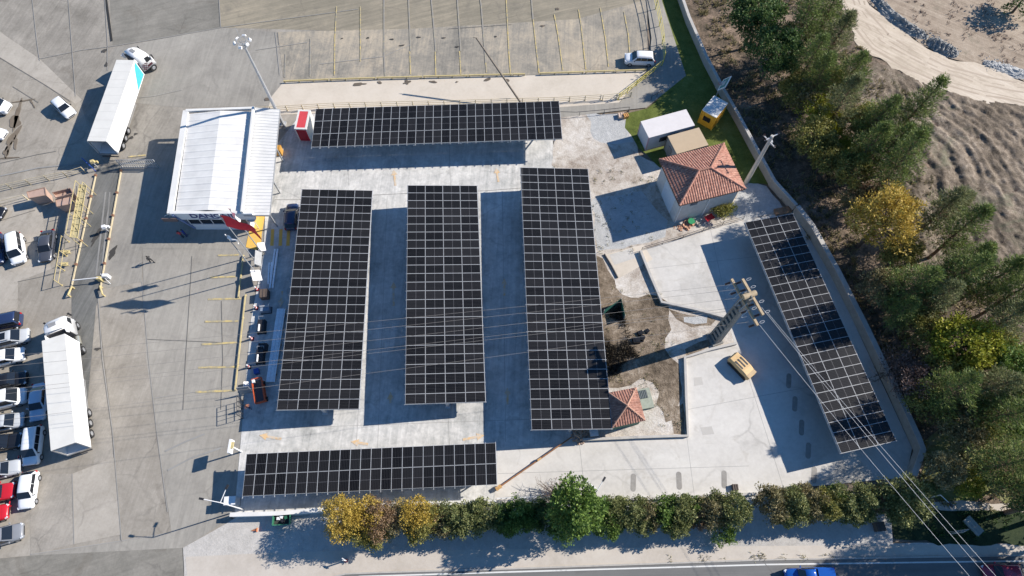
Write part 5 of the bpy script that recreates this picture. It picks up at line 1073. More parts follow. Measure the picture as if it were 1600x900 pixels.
# sliding lattice gate
ga, gb = P(192, 262), P(249, 262); r = thing('sliding_gate', 'grey lattice sliding gate between the upper truck and the gatehouse', 'gate', ga)
me = MB()
for k in range(17):
    p = ga.lerp(gb, k / 16); me.bar(p, p + V((0, 0, 1.8)), .05, .05)
    if k < 16: q = ga.lerp(gb, (k + 1) / 16); me.bar(p + V((0, 0, .1)), q + V((0, 0, 1.7)), .035, .035)
me.build('lattice', galv, r, world=True)
me = MB()
for z in (.12, 1.0, 1.8): me.bar(ga + V((0, 0, z)), gb + V((0, 0, z)), .07, .07)
for p in (ga, gb): me.bar(p, p + V((0, 0, 1.9)), .12, .12)
me.build('gate_frame', galv, r, world=True)
bg_ = P(135, 254); me = MB(); q = P(150, 268); me.bar(bg_ + V((0, 0, .9)), q + V((0, 0, .9)), .1, .5); me.bar(bg_, bg_ + V((0, 0, 1.1)), .08, .08); me.bar(q, q + V((0, 0, 1.1)), .08, .08); tag(me.build('blue_panel', plain('blue_board', (.03, .08, .35), .6), at=bg_), 'blue board in the shadow of the upper truck', 'board')
# red barrier pipes between the parked cars
for (a, b, lab) in (((29, 712), (25, 738), 'short red pipe barrier between silver car and white people carrier'), ((22, 752), (14, 790), 'long red pipe barrier beside the white hatchback')):
    p, q = P(*a, .5), P(*b, .5); me = MB(); me.tube(p, q, .07, .07, 8)
    for s in (p, q): me.tube(V((s.x, s.y, 0)), s, .06, .06, 8)
    tag(me.build('pipe_barrier', red_p, at=V((p.x, p.y, 0))), lab, 'barrier', 'red pipe barriers')
# ================================================================== SMALL OBJECTS IN THE YARD
# basketball board on the wall
b0 = P(1118, 152); r = thing('basketball_hoop', 'basketball board with white rim and teal square above the boundary wall', 'basketball hoop', b0, radians(-30))
me = MB(); me.bar((0, 0, 0), (0, 0, 2.7), .14, .14); me.bar((0, 0, 2.6), (.3, 0, 3.0), .1, .1); me.build('post', galv, r)
Rb = Matrix.Rotation(radians(35), 3, 'Y'); me = MB(); me.box((.45, 0, 3.2), (.08, 2.3, 1.5), R=Rb); bd = me.build('backboard', ww, r)
me = MB(); me.box(V((.45, 0, 3.2)) + Rb @ V((-.05, 0, 0)), (.03, 1.9, 1.1), R=Rb); me.build('painted_square', plain('teal_paint', (.03, .2, .2), .5), bd)
me = MB(); me.box(V((.45, 0, 3.2)) + Rb @ V((-.075, 0, -.1)), (.03, .9, .6), R=Rb); me.build('inner_square', plain('grey_board', (.35, .38, .4), .5), bd)
me = MB(); c = V((0, 0, 2.85)); q = [c + V((-.15 + .23 * cos(2 * pi * i / 12), .23 * sin(2 * pi * i / 12), 0)) for i in range(13)]
for a_, b_ in zip(q, q[1:]): me.bar(a_, b_, .03, .03)
me.build('ring', red_paint, r)
# tan tracked machine body
b0 = P(1159, 572, .7); r = thing('site_machine', 'small sand coloured machine body with dark slots on top, parked alone on the pale concrete', 'machine', (b0.x, b0.y, .08), radians(-52))
san = plain('sand_paint', (.62, .42, .2), .6, 0, .1, 3); hl_ = 1.95
me = MB(); me.loft([[V((x, y, z)) for y, z in ((-w_, .35), (-w_, h_ - .2), (-w_ + .15, h_), (w_ - .15, h_), (w_, h_ - .2), (w_, .35))] for x, w_, h_ in ((-hl_, .7, .9), (-hl_ + .2, .85, 1.25), (-.6, .88, 1.35), (.7, .88, 1.35), (1.3, .85, 1.2), (hl_ - .1, .8, 1.0), (hl_, .65, .8))]); me.build('hull', san, r)
for y in (-.5, 0, .5): me = MB(); me.box((-.3, y, 1.36), (1.4, .2, .05)); me.build('slot', steel_dark, r)
for s in (-1, 1):
    me = MB(); me.box((0, s * .86, .33), (3.3, .26, .55), top=.86); me.build('track', tyre_m, r)
me = MB(); me.box((hl_ - .45, .0, 1.12), (.8, 1.5, .12)); me.build('hatch', plain('sand_paint_dark', (.5, .36, .2), .6), r); r.scale = (.86, .86, .9)
# long stacks of steel profiles lying in the shade
for (a, b, w_, lab) in (((433, 391), (425, 452), .35, 'upper long pair of steel profiles lying in the shade of the leftmost carport'), ((424, 412), (422, 445), .3, 'short steel profile lying left of the upper pair'), ((441, 484), (424, 598), .85, 'long wide stack of steel profiles lying beside the leftmost carport')):
    p, q = P(*a), P(*b); d = (q - p).normalized(); s = V((-d.y, d.x, 0)); r = thing('steel_profiles', lab, 'steel stack', (p + q) / 2, 0, 'steel profiles in the shade')
    n = 5 if w_ > .5 else 2
    for k in range(n): o_ = s * (w_ * (k / (n - 1) - .5)); me = MB(); me.bar(p + o_ + V((0, 0, .32 + .02 * (k % 2))), q + o_ + V((0, 0, .32 + .02 * (k % 2))), w_ / n * 1.15, .16); me.build('profile', plain('new_steel', (.8, .84, .88), .5, 0), r, world=True)
    for t in (.1, .5, .9): me = MB(); c = p.lerp(q, t); me.bar(c - s * w_ * .7 + V((0, 0, .16)), c + s * w_ * .7 + V((0, 0, .16)), .12, .14); me.build('bearer', plain('timber', (.3, .2, .1), .8), r, world=True)
# crates and equipment
def crate(px, dims, rz, mat, label, name='crate', cat='crate', lid=None, group=None):
    b0 = P(*px); r = thing(name, label, cat, b0, rz, group); x, y, z = dims
    me = MB(); me.box((0, 0, z / 2 + .1), (x, y, z)); me.build('body', mat, r); me = MB()
    for s in (-1, 1): me.box((0, s * y * .4, .07), (x, .12, .1))
    me.build('runner', plain('timber', (.3, .2, .1), .8), r); me = MB(); me.box((0, 0, z + .12), (x + .06, y + .06, .05))
    for s in (-1, 0, 1): me.box((s * x * .4, 0, z + .17), (.08, y, .05))
    me.build('lid', lid or mat, r)
brn = plain('dark_brown_box', (.1, .075, .06), .7, 0, .2); blk = plain('black_equipment', (.02, .02, .024), .5, 0, .2); bgy = plain('blue_grey_equipment', (.2, .25, .32), .5)
crate((416, 463), (1.0, 1.1, .9), .1, brn, 'brown square crate in the shade beside the steel profiles')
b0 = P(417, 486); r = thing('compressor', 'blue-grey generator with pipes below the brown crate', 'generator', b0, .1); me = MB(); me.box((0, 0, .5), (1.2, .7, .7), top=.9); me.build('body', bgy, r); me = MB(); me.tube((-.6, .3, .9), (.6, .3, .9), .12); me.tube((.4, .2, .8), (.7, .5, 1.2), .08); me.build('pipe', galv, r); me = MB(); me.box((0, 0, .08), (1.4, .9, .14)); me.build('skid', steel_dark, r)
for (px, py, lab) in ((411, 515, 'upper black welding cart with a white bottle in the shade'), (409, 562, 'lower black welding cart with a white bottle in the shade')):
    b0 = P(px, py); r = thing('welding_cart', lab, 'cart', b0, .05, 'black carts in the shade'); me = MB(); me.box((0, .2, .55), (.9, 1.7, .8), top=.92); me.build('body', blk, r)
    me = MB(); me.tube((-.15, -.6, 1.05), (-.15, .3, 1.05), .12, .12, 10); me.build('gas_bottle', ww, r)
    for s in (-1, 1): me = MB(); me.tube((s * .4, -.5, .22), (s * .52, -.5, .22), .22, .22, 12); me.build('wheel', tyre_m, r)
    me = MB(); me.bar((-.4, 1.0, .5), (-.4, 1.4, 1.0), .05, .05); me.bar((.4, 1.0, .5), (.4, 1.4, 1.0), .05, .05); me.bar((-.4, 1.4, 1.0), (.4, 1.4, 1.0), .05, .05); me.build('handle', galv, r)
crate((413, 545), (1.0, .9, .6), 0, blk, 'flat black box between the two welding carts', 'equipment_box', 'box')
crate((403, 582), (.55, .6, .5), .3, plain('blue_box', (.05, .1, .35), .5), 'dark blue box just above the orange frame lift', 'equipment_box', 'box')
# orange skip-like lift frame
b0 = P(409, 614); r = thing('scissor_lift', 'orange open frame lift with dark floor at the foot of the leftmost carport', 'lift', b0, radians(17)); org = plain('orange_paint', (.55, .1, .03), .45, 0, .08)
me = MB(); me.box((0, 0, .9), (.95, 2.7, .12)); me.build('floor', plain('lift_floor', (.05, .05, .055), .6), r)
me = MB()
for z in (.95, 1.3):
    for s in (-1, 1): me.bar((s * .55, -1.5, z), (s * .55, 1.5, z), .09, .08); me.bar((-.55, s * 1.5, z), (.55, s * 1.5, z), .08, .08)
for s in (-1, 1):
    for y in (-1.5, -.5, .5, 1.5): me.bar((s * .55, y, .9), (s * .55, y, 1.3), .07, .07)
me.build('guard_frame', org, r)
me = MB(); me.bar((-.35, -1.2, .3), (-.35, 1.2, .85), .1, .1); me.bar((-.35, 1.2, .3), (-.35, -1.2, .85), .1, .1); me.bar((.35, -1.2, .3), (.35, 1.2, .85), .1, .1); me.bar((.35, 1.2, .3), (.35, -1.2, .85), .1, .1); me.build('scissors', org, r)
me = MB(); me.box((0, 0, .3), (1.1, 2.6, .3)); me.build('chassis', org, r)
for s in (-1, 1):
    for y in (-1, 1): me = MB(); me.tube((s * .5, y, .25), (s * .65, y, .25), .25, .25, 12); me.build('wheel', tyre_m, r)
me = MB(); me.box((-.35, 1.2, 1.3), (.3, .4, .25)); me.build('control_box', ww, r)
# white board by the lift, white signboards, cones, bollards
def board(px, dims, tilt, rz, mat, label, name='signboard', group=None, z0=.9):
    b0 = P(*px); r = thing(name, label, 'sign', b0, rz, group); Rb = Matrix.Rotation(tilt, 3, 'X'); me = MB(); me.box((0, 0, z0), (dims[0], .06, dims[1]), R=Rb); me.build('panel', mat, r)
    for s in (-1, 1): me = MB(); me.bar((s * dims[0] * .42, 0, 0), (s * dims[0] * .42, 0, z0), .06, .06); me.build('leg', galv, r)
board((406, 437), (1.6, 1.2), radians(-55), radians(112), ww, 'white tilted board at the feet of the flagpoles', z0=1.3)
board((410, 412), (2.0, 1.0), radians(-35), radians(95), steel_grey, 'grey notice board between two flagpoles', z0=1.6)
board((412, 390), (1.3, .9), radians(-65), radians(110), ww, 'small white board at the lower corner of the yellow hatched paint', z0=.8)
board((388, 604), (1.0, .8), radians(-60), radians(100), ww, 'white board lying left of the orange lift', z0=.4)
board((388, 614), (1.4, 1.8), radians(-8), radians(8), steel_grey, 'grey upright grid board left of the orange lift', z0=1.2)
def cone(px, label):
    b0 = P(*px); r = thing('traffic_bollard', label, 'bollard', b0, 0, 'red and white bollards'); me = MB(); me.box((0, 0, .04), (.5, .5, .08)); me.build('base', trim, r)
    for k in range(4): me = MB(); me.tube((0, 0, .08 + k * .22), (0, 0, .3 + k * .22), .17 - .02 * k, .15 - .02 * k, 12); me.build('band', red_paint if k % 2 == 0 else ww, r)
cone((402, 453), 'upper red and white bollard beside the white board'); cone((401, 482), 'red and white bollard beside the generator'); cone((394, 530), 'dark red bollard left of the upper welding cart'); cone((390, 574), 'red bollard left of the dark blue box')
# mesh roll cage with grid (seen as grid shadow)
b0 = P(380, 640); r = thing('mesh_stand', 'upright open mesh stand left of the orange lift', 'mesh stand', b0, radians(100)); me = MB()
for k in range(5): me.bar((-1.1 + .55 * k, 0, 0), (-1.1 + .55 * k, 0, 2.0), .05, .05)
for z in (.1, .7, 1.3, 2.0): me.bar((-1.1, 0, z), (1.1, 0, z), .05, .05)
me.build('grid', steel_dark, r); me = MB(); me.bar((-1.1, -.5, .04), (-1.1, .5, .04), .06, .06); me.bar((1.1, -.5, .04), (1.1, .5, .04), .06, .06); me.build('foot', steel_dark, r)
# cabinets at the left end of the narrow carport
b0 = P(368, 785); r = thing('electrical_cabinet', 'grey double door electrical cabinet at the left end of the narrow bottom carport', 'cabinet', b0, radians(4)); me = MB(); me.box((0, 0, .9), (1.15, .8, 1.5)); me.build('body', plain('cabinet_grey', (.4, .44, .48), .5), r)
for s in (-1, 1): me = MB(); me.box((s * .28, -.42, .9), (.52, .03, 1.35)); me.build('door', plain('cabinet_grey', (.4, .44, .48), .5), r)
me = MB(); me.box((0, 0, 1.68), (1.25, .9, .06)); me.build('top', ww, r); me = MB(); me.box((0, 0, .08), (1.2, .85, .16)); me.build('plinth', conc, r)
b0 = P(378, 706); r = thing('sign_post', 'white boxed sign post at the upper left corner of the narrow bottom carport', 'sign', b0); me = MB(); me.bar((0, 0, 0), (0, 0, 3.2), .14, .14); me.build('post', ww, r); me = MB(); me.box((-.1, 0, 3.0), (.25, 1.5, .9)); me.build('panel', ww, r); me = MB(); me.box((.1, .1, 3.3), (.4, .7, .2)); me.build('lamp_box', yellow, r)
# green dumpster
b0 = P(445, 813); r = thing('dumpster', 'open green dumpster with rubbish standing below the white wall', 'dumpster', b0, radians(2)); grn = plain('green_bin', (.02, .11, .06), .5, 0, .1)
me = MB(); me.add([V(p) for p in ((-.75, -.45, .15), (.75, -.45, .15), (.75, .45, .15), (-.75, .45, .15), (-.9, -.55, 1.2), (.9, -.55, 1.2), (.9, .55, 1.2), (-.9, .55, 1.2))], [BOXF[0]] + BOXF[2:]); me.poly([(-.85, -.5, .85), (.85, -.5, .85), (.85, .5, .85), (-.85, .5, .85)], 1); me.build('body', [grn, plain('rubbish_dark', (.04, .045, .04), .9, 0, .6, 8)], r)
me = MB(); q = [(-.92, -.57, 1.2), (.92, -.57, 1.2), (.92, .57, 1.2), (-.92, .57, 1.2)]
for a_, b_ in zip(q, q[1:] + q[:1]): me.bar(a_, b_, .1, .08)
me.build('rim', plain('green_rim', (.05, .2, .11), .5), r)
for s in (-1, 1):
    for y in (-1, 1): me = MB(); me.tube((s * .6, y * .4, .1), (s * .6, y * .46, .1), .1, .1, 10); me.build('wheel', tyre_m, r)
for k, (dx, dy, m_) in enumerate(((-.4, .1, ww), (.1, -.15, blk), (.4, .2, grn), (-.1, .25, ww))): me = MB(); me.box((dx, dy, .95), (.35, .3, .25), rz=k); tag(me.build('rubbish_bag', m_, at=None), ['white bag at the left in the green dumpster', 'black bag in the green dumpster', 'green bag in the green dumpster', 'white bag by the back edge of the green dumpster'][k], 'bag', 'rubbish in the dumpster').location = b0
# white-red marker sign at the pavement
b0 = P(541, 876); r = thing('marker_post', 'white marker post with a red foot on the pavement left of the road', 'marker', b0); me = MB(); me.bar((0, 0, 0), (0, 0, 1.6), .12, .12); me.build('post', ww, r); me = MB(); me.box((.15, .05, 1.6), (.55, .08, .16), rz=-.5); me.build('plate', ww, r); me = MB(); me.box((0, 0, .12), (.3, .3, .25)); me.build('foot', red_paint, r)
b0 = P(402, 828); r = thing('orange_cone', 'small orange cone lying on the ground below the white wall', 'cone', b0); me = MB(); me.tube((0, 0, .15), (-.6, -.1, .1), .15, .04, 10); me.build('body', plain('orange_plastic', (.6, .2, .08), .5), r); me = MB(); me.box((.05, 0, .17), (.06, .4, .36)); me.build('base', plain('orange_plastic', (.6, .2, .08), .5), r)
# long rusty boom leaning from the longest carport
a_, b_ = P(893, 683, .5), P(779, 762, .35); r = thing('rusty_beam', 'long thin rusty beam lying from the longest carport to the bar fence', 'beam', (a_ + b_) / 2); me = MB(); me.bar(a_, b_, .14, .14); me.build('beam', plain('rust', (.26, .12, .05), .85, 0, .35, 2), r, world=True)
me = MB(); me.box(b_ + V((0, 0, .1)), (.7, .4, .3), rz=.6); me.build('end_bracket', plain('ochre_rust', (.5, .3, .12), .8, 0, .3), r, world=True); me = MB(); me.box(a_.lerp(b_, .45) + V((0, 0, .1)), (.5, .2, .15), rz=.6); me.build('clamp', plain('ochre_rust', (.5, .3, .12), .8, 0, .3), r, world=True)
# debris by the carport foot
def rubble(px, rad, n, mat, label, name='rubble_heap', size=.3, hgt=.4, cat='rubble'):
    b0 = P(*px); me = MB()
    for i in range(n):
        a = random.random() * 6.28; r_ = rad * random.random() ** .6; s = size * (.4 + random.random()); z = hgt * (1 - r_ / rad) * random.random() + s * .3
        me.box((cos(a) * r_, sin(a) * r_, z), (s, s * .7, s * .5), R=Matrix.Rotation(random.random() * 6, 3, 'Z') @ Matrix.Rotation(random.random() - .5, 3, 'X'), top=.8)
    o = me.build(name, mat); o.location = b0; return tag(o, label, cat)
rubble((904, 681), .95, 60, plain('brick_rubble', (.42, .3, .22), .9, 0, .3, 4), 'heap of brownish rubble at the lower end of the longest carport', size=.35, hgt=.6)
crate((927, 677), (.9, .9, .6), .1, ww, 'white box next to the brownish rubble heap', 'equipment_box', 'box')
rubble((1074, 351), .9, 55, plain('brick_pieces', (.45, .25, .16), .9, 0, .3, 4), 'row of broken orange bricks below the tiled house', size=.3, hgt=.3)
rubble((1060, 356), .6, 25, plain('brick_pieces', (.45, .25, .16), .9, 0, .3, 4), 'small scatter of broken bricks at the house corner', size=.25, hgt=.2)
rubble((1092, 350), .6, 25, plain('pale_rubble', (.5, .45, .38), .9, 0, .2, 4), 'small pale rubble heap left of the red wheelbarrow', size=.28, hgt=.3)
blkd = plain('black_plastic', (.008, .008, .009), .35)
for k, (x, y, s, lab) in enumerate([(994, 533, 1.0, 'largest black plastic box on the brushy soil'), (1000, 521, .75, 'small black plastic box above the largest one'), (1011, 518, .6, 'black open tray at the right of the black boxes'), (1003, 529, .8, 'black plastic bag leaning on the largest black box')]):
    b0 = P(x, y); me = MB(); me.box((0, 0, s * .25), (s, s * .8, s * .5), rz=k * .4, top=.85); me.box((s * .1, 0, s * .52), (s * .6, s * .5, .05), rz=k); o = me.build('black_box', blkd); o.location = b0; tag(o, lab, 'box', 'black boxes on the soil')
# green and red wheelbarrow-like items by the house
b0 = P(1079, 348.5); r = thing('green_tub', 'bright green plastic tub below the tiled house', 'tub', b0); me = MB(); me.tube((0, 0, .05), (0, 0, .5), .32, .42, 14); me.build('body', plain('green_plastic', (.02, .35, .12), .4), r); me = MB(); me.tube((0, 0, .5), (0, 0, .54), .46, .46, 14); me.build('rim', plain('green_plastic_rim', (.03, .25, .1), .4), r)
b0 = P(1106, 344.5); r = thing('wheelbarrow', 'red wheelbarrow standing under the wall of the tiled house', 'wheelbarrow', b0, .5); me = MB(); me.add([V(p) for p in ((-.35, -.25, .35), (.4, -.25, .35), (.4, .25, .35), (-.35, .25, .35), (-.55, -.42, .75), (.65, -.42, .75), (.65, .42, .75), (-.55, .42, .75))], BOXF); me.build('tray', plain('red_plastic', (.65, .02, .03), .4), r)
me = MB(); me.tube((.75, -.06, .22), (.75, .06, .22), .22, .22, 12); me.build('wheel', tyre_m, r)
for s in (-1, 1): me = MB(); me.bar((.75, s * .15, .25), (-1.1, s * .35, .6), .05, .05); me.build('handle', galv, r)
# boards and pallets near the slanting carport top
crate((1222, 331), (2.2, .9, .25), radians(12), plain('brown_boards', (.28, .16, .09), .8, 0, .3, 3), 'flat stack of brown boards at the top of the slanting carport', 'board_stack', 'board stack')
crate((977, 184), (.7, .6, .5), .3, plain('orange_wood', (.5, .26, .08), .7), 'small orange wooden box at the corner of the lawn', 'crate', 'crate')
crate((970, 183), (.9, .8, .35), .1, plain('pinkish_board', (.5, .38, .3), .8), 'pale pinkish box beside the small orange wooden box')
crate((436, 240), (1.2, .9, 1.2), 0, plain('orange_tool_box', (.5, .27, .06), .6), 'orange-brown box at the right edge of the entrance canopy', 'equipment_box', 'box')
crate((1147, 762), (.6, .6, .35), 0, brn, 'tiny brown box on the pale yard just above the hedge', 'equipment_box', 'box')
crate((1370, 824), (.9, .9, .8), .1, brn, 'dark square box standing below the hedge in the sunlit patch', 'equipment_box', 'box')
crate((1518, 822), (.9, 1.9, .3), radians(35), plain('grey_slab', (.3, .32, .3), .8), 'grey slab lying in the dark grass at the lower right', 'concrete_slab', 'slab')
crate((1380, 760), (1, 1, .3), .2, conc, 'rough concrete block near the wall end above the hedge', 'concrete_slab', 'slab')
# small yard lamp/utility post inside the dark grass
b0 = P(1488, 832); r = thing('wooden_frame', 'thin grey wooden frame standing in the dark grass under the wires', 'frame', b0, .4); me = MB()
for x in (-.4, .4): me.bar((x, 0, 0), (x, 0, 2.4), .08, .08)
for z in (.9, 1.7, 2.4): me.bar((-.4, 0, z), (.4, 0, z), .08, .08)
me.build('frame', plain('grey_timber', (.35, .33, .3), .8), r); me = MB(); me.bar((-.4, .3, 0), (-.4, 0, 1.8), .07, .07); me.build('brace', plain('grey_timber', (.35, .33, .3), .8), r)
# dark pit with green netting beside the longest carport
b0 = P(965, 480); r = thing('net_fence', 'green netting stretched on posts beside the longest carport', 'netting', b0); net = plain('green_net', (.02, .12, .09), .7)
pA, pB, pC = P(942, 492), P(968, 474), P(974, 500)
for (p, q) in ((pA, pB), (pB, pC)): me = MB(); me.add([p, q, q + V((0, 0, 1.5)), p + V((0, 0, 1.5)), p + V((.02, .02, 0)), q + V((.02, .02, 0)), q + V((.02, .02, 1.5)), p + V((.02, .02, 1.5))], BOXF); me.build('net', net, r, world=True)
for p in (pA, pB, pC): me = MB(); me.bar(p, p + V((0, 0, 1.6)), .08, .08); me.build('post', galv, r, world=True)

# ================================================================== PEOPLE
def person(px, head, label, top_c, leg_c, scale=1.0, stride=.25, hair=(.02, .015, .012)):
    b0 = P(*px); me = MB()
    def rg(c, rx, ry, n=10): return [V((c[0] + rx * cos(2 * pi * i / n), c[1] + ry * sin(2 * pi * i / n), c[2])) for i in range(n)]
    # one continuous figure: torso, neck and head in one loft, limbs overlapping into it
    me.loft([rg((0, 0, z), rx, ry) for z, rx, ry in ((.86, .11, .15), (.98, .12, .17), (1.15, .11, .15), (1.32, .13, .19), (1.42, .11, .21), (1.47, .06, .08), (1.52, .055, .055), (1.56, .08, .07), (1.64, .1, .08), (1.71, .09, .075), (1.76, .04, .035))], 0)
    for s in (-1, 1):
        hip = V((0, s * .09, .92)); kn = V((s * stride * .6 + .05, s * .1, .5)); an = V((s * stride, s * .1, .09))
        me.tube(hip, kn, .095, .065, 8, 1); me.tube(kn, an, .06, .04, 8, 1); me.box(an + V((.06, 0, -.04)), (.26, .09, .09), mat=1)
        sh = V((0, s * .2, 1.4)); el = V((-s * .12, s * .26, 1.13)); ha = V((-s * .1 + .12, s * .25, .92)); me.tube(sh, el, .055, .042, 8, 0); me.tube(el, ha, .04, .028, 8, 0)
        for f in range(4): me.tube(ha + V((.01 * f - .015, 0, 0)), ha + V((.012 * f - .01, 0, -.09)), .011, .008, 5, 2)
        me.tube(ha, ha + V((.05, 0, -.05)), .012, .009, 5, 2)
    me.tube((0.075, 0, 1.62), (.115, 0, 1.61), .014, .01, 6, 2)
    me.v = [p * scale for p in me.v]
    o = me.build('person', [plain('cloth_' + str(top_c), top_c, .8), plain('cloth_' + str(leg_c), leg_c, .8), plain('skin', (.45, .28, .2), .6)], smooth=True)
    o.location = b0; o.rotation_euler = (0, 0, head); tag(o, label, 'person')
    h = MB(); h.loft([rg((-.01, 0, z), r_, r_) for z, r_ in ((1.63, .105), (1.7, .1), (1.76, .065), (1.785, .02))]); h.v = [p * scale for p in h.v]; h.build('hair', plain('hair_dark', hair, .7), o, smooth=True)
    return o
person((239, 410), radians(150), 'person in dark clothes walking alone across the open concrete', (.03, .03, .032), (.02, .02, .022))
person((292, 369), radians(20), 'person in blue clothes standing in the shadow in front of the gatehouse', (.03, .06, .25), (.03, .04, .12), 1.0, .05)
person((286, 371), radians(80), 'person in a red top at the shadow edge left of the one in blue', (.4, .05, .06), (.04, .04, .05), 1.0, .05)
person((391, 638), radians(-60), 'person in a reddish top kneeling area near the orange lift', (.25, .1, .06), (.05, .06, .12), .95, .1)
bpy.data.objects['person.003']['label'] = 'person in a reddish top standing just below the orange lift'
# ================================================================== TREES AND SHRUBS
rnd = random.Random(5)
def quad_leaf(me, c, d, nrm, L_, w_):
    s = d.cross(nrm)
    if s.length < 1e-4: return
    s.normalize(); k = len(me.v); a = s * (w_ / 2)
    me.v += [c - a, c + a, c + a * .7 + d * L_, c - a * .7 + d * L_]; me.f.append((k, k + 1, k + 2, k + 3)); me.mi.append(0)
def rdir():
    z = rnd.uniform(-1, 1); a = rnd.uniform(0, 2 * pi); q = sqrt(1 - z * z); return V((q * cos(a), q * sin(a), z))
def clump(me, c, r, n, L_, w_, flat=.7, up=.2, shell=.45):
    for _ in range(n):
        d = rdir(); rr = r * (shell + (1 - shell) * rnd.random()) ; p = c + V((d.x * rr, d.y * rr, d.z * rr * flat))
        dd = (d + rdir() * .7 + V((0, 0, up))).normalized(); nr = rdir(); quad_leaf(me, p, dd, nr, L_ * rnd.uniform(.6, 1.3), w_ * rnd.uniform(.7, 1.3))
def limb(me, a, b, r0, r1, n=6): me.tube(a, b, r0, r1, n)
bark = plain('bark', (.12, .085, .06), .9, 0, .3, 4, bump=.4); bark_p = plain('pine_bark', (.16, .1, .065), .9, 0, .3, 4, bump=.4)
def pine(H_, R_, seed, dens=1.0):
    rnd.seed(seed); cr = MB(); tk = MB(); lean = V((rnd.uniform(-.06, .06), rnd.uniform(-.06, .06), 0))
    pt = lambda z: V((lean.x * z + .15 * sin(z * .5 + seed), lean.y * z, z))
    zs = [H_ * i / 7 for i in range(8)]
    for a, b in zip(zs, zs[1:]): limb(tk, pt(a), pt(b), .22 * (1 - a / H_) + .04, .22 * (1 - b / H_) + .035, 8)
    z = H_ * .28; 
    while z < H_ * .98:
        t = (z - H_ * .28) / (H_ * .7); rad = R_ * (1 - t) ** .65 * (.35 + .65 * min(1, t * 4 + .3)); nb = rnd.randint(4, 6)
        a0 = rnd.uniform(0, 6.28)
        for k in range(nb):
            a = a0 + 2 * pi * k / nb + rnd.uniform(-.4, .4); ln = rad * rnd.uniform(.55, 1.2)
            if rnd.random() < .12: continue
            dv = V((cos(a), sin(a), rnd.uniform(.05, .45) + .3 * t)).normalized(); st = pt(z); en = st + dv * ln
            limb(tk, st, en, .05 * (1 - t) + .015, .012, 5)
            m_ = max(3, int(ln * 2.6))
            for j in range(m_):
                s = .35 + .65 * (j + .5) / m_; sd_ = V((-sin(a), cos(a), 0)) * rnd.uniform(-.5, .5) * ln * .35
                c = st + dv * ln * s + sd_ + V((0, 0, rnd.uniform(-.1, .25)))
                n_ = int(13 * dens)
                for _ in range(n_):
                    d = rdir(); p = c + V((d.x * .42, d.y * .42, d.z * .2)); dd = (dv * .5 + d * .9 + V((0, 0, .5))).normalized(); quad_leaf(cr, p, dd, rdir(), rnd.uniform(.22, .42), rnd.uniform(.05, .09))
        z += rnd.uniform(.35, .6)
    clump(cr, pt(H_), .4, 60, .3, .07, 1.2)
    return tk, cr
def broad(H_, R_, seed, nc=70, nl=75, leaf=.17, h0=.3, twig=True, sq=.85, cl=(.45, .95)):
    rnd.seed(seed); cr = MB(); tk = MB(); top = V((0, 0, H_ * .45)); limb(tk, V((0, 0, 0)), top, .09 + H_ * .014, .05 + H_ * .008, 8)
    zc = H_ * (h0 + (1 - h0) / 2); hz = H_ * (1 - h0) / 2
    for i in range(nc):
        d = rdir()
        if d.z < -.5: d.z *= -.6
        k = .5 + .5 * noise.noise(d * 1.7 + V((seed * 3.1, 0, 0))); rr = rnd.uniform(.35, 1) ** .5 * (.72 + .45 * k)
        c = V((d.x * R_ * rr, d.y * R_ * rr * sq ** 0, zc + d.z * hz * rr)); cr_ = rnd.uniform(*cl) * R_ * .36
        if twig and i % 3 == 0: limb(tk, top.lerp(V((0, 0, zc)), rnd.random()), c, .05, .015, 5)
        clump(cr, c, cr_, int(nl * rnd.uniform(.6, 1.3)), leaf, leaf * .7, .75)
    return tk, cr
def bare(H_, R_, seed):
    rnd.seed(seed); cr = MB(); tk = MB()
    for i in range(26):
        d = rdir(); d.z = abs(d.z) * .8 + .5; d.normalize(); en = d * H_ * rnd.uniform(.6, 1); limb(tk, V((0, 0, 0)), en, .04, .015, 4)
        for j in range(9):
            b_ = en * rnd.uniform(.4, 1); e2 = b_ + (rdir() + d * .5) * rnd.uniform(.3, .9); limb(tk, b_, e2, .018, .008, 3)
    clump(cr, V((0, 0, H_ * .6)), R_ * .8, 900, .13, .08, .6, shell=.1)
    return tk, cr
TEMPL = {}
def templ(key, gen, kind_name, barkm):
    tk, cr = gen; TEMPL[key] = (tk, cr, kind_name, barkm, [None])
templ('pine_a', pine(12.5, 3.3, 1), 'pine_tree', bark_p); templ('pine_b', pine(14, 3.6, 2), 'pine_tree', bark_p); templ('pine_c', pine(10.5, 2.8, 3), 'pine_tree', bark_p); templ('pine_d', pine(13, 3.9, 4, 1.1), 'pine_tree', bark_p)
templ('broad_a', broad(10, 4.0, 11, 90, 95, .24), 'broadleaf_tree', bark); templ('broad_b', broad(7.5, 3.0, 12, 80, 85, .2), 'broadleaf_tree', bark); templ('broad_c', broad(5.5, 2.4, 13, 70, 75, .17, .15), 'broadleaf_tree', bark)
templ('hedge_a', broad(4.6, 1.9, 21, 70, 85, .15, .08, False, cl=(.5, 1.0)), 'hedge_shrub', bark); templ('hedge_b', broad(4.3, 1.75, 22, 66, 85, .14, .08, False, cl=(.5, 1.0)), 'hedge_shrub', bark); templ('hedge_c', broad(4.9, 2.0, 23, 76, 85, .15, .08, False, cl=(.45, .9)), 'hedge_shrub', bark); templ('hedge_d', broad(4.4, 1.6, 24, 60, 80, .13, .1, False), 'hedge_shrub', bark)
templ('autumn_a', broad(7.5, 2.7, 31, 84, 110, .135, .22), 'autumn_tree', bark); templ('autumn_b', broad(6.5, 2.3, 32, 74, 105, .13, .2), 'autumn_tree', bark)
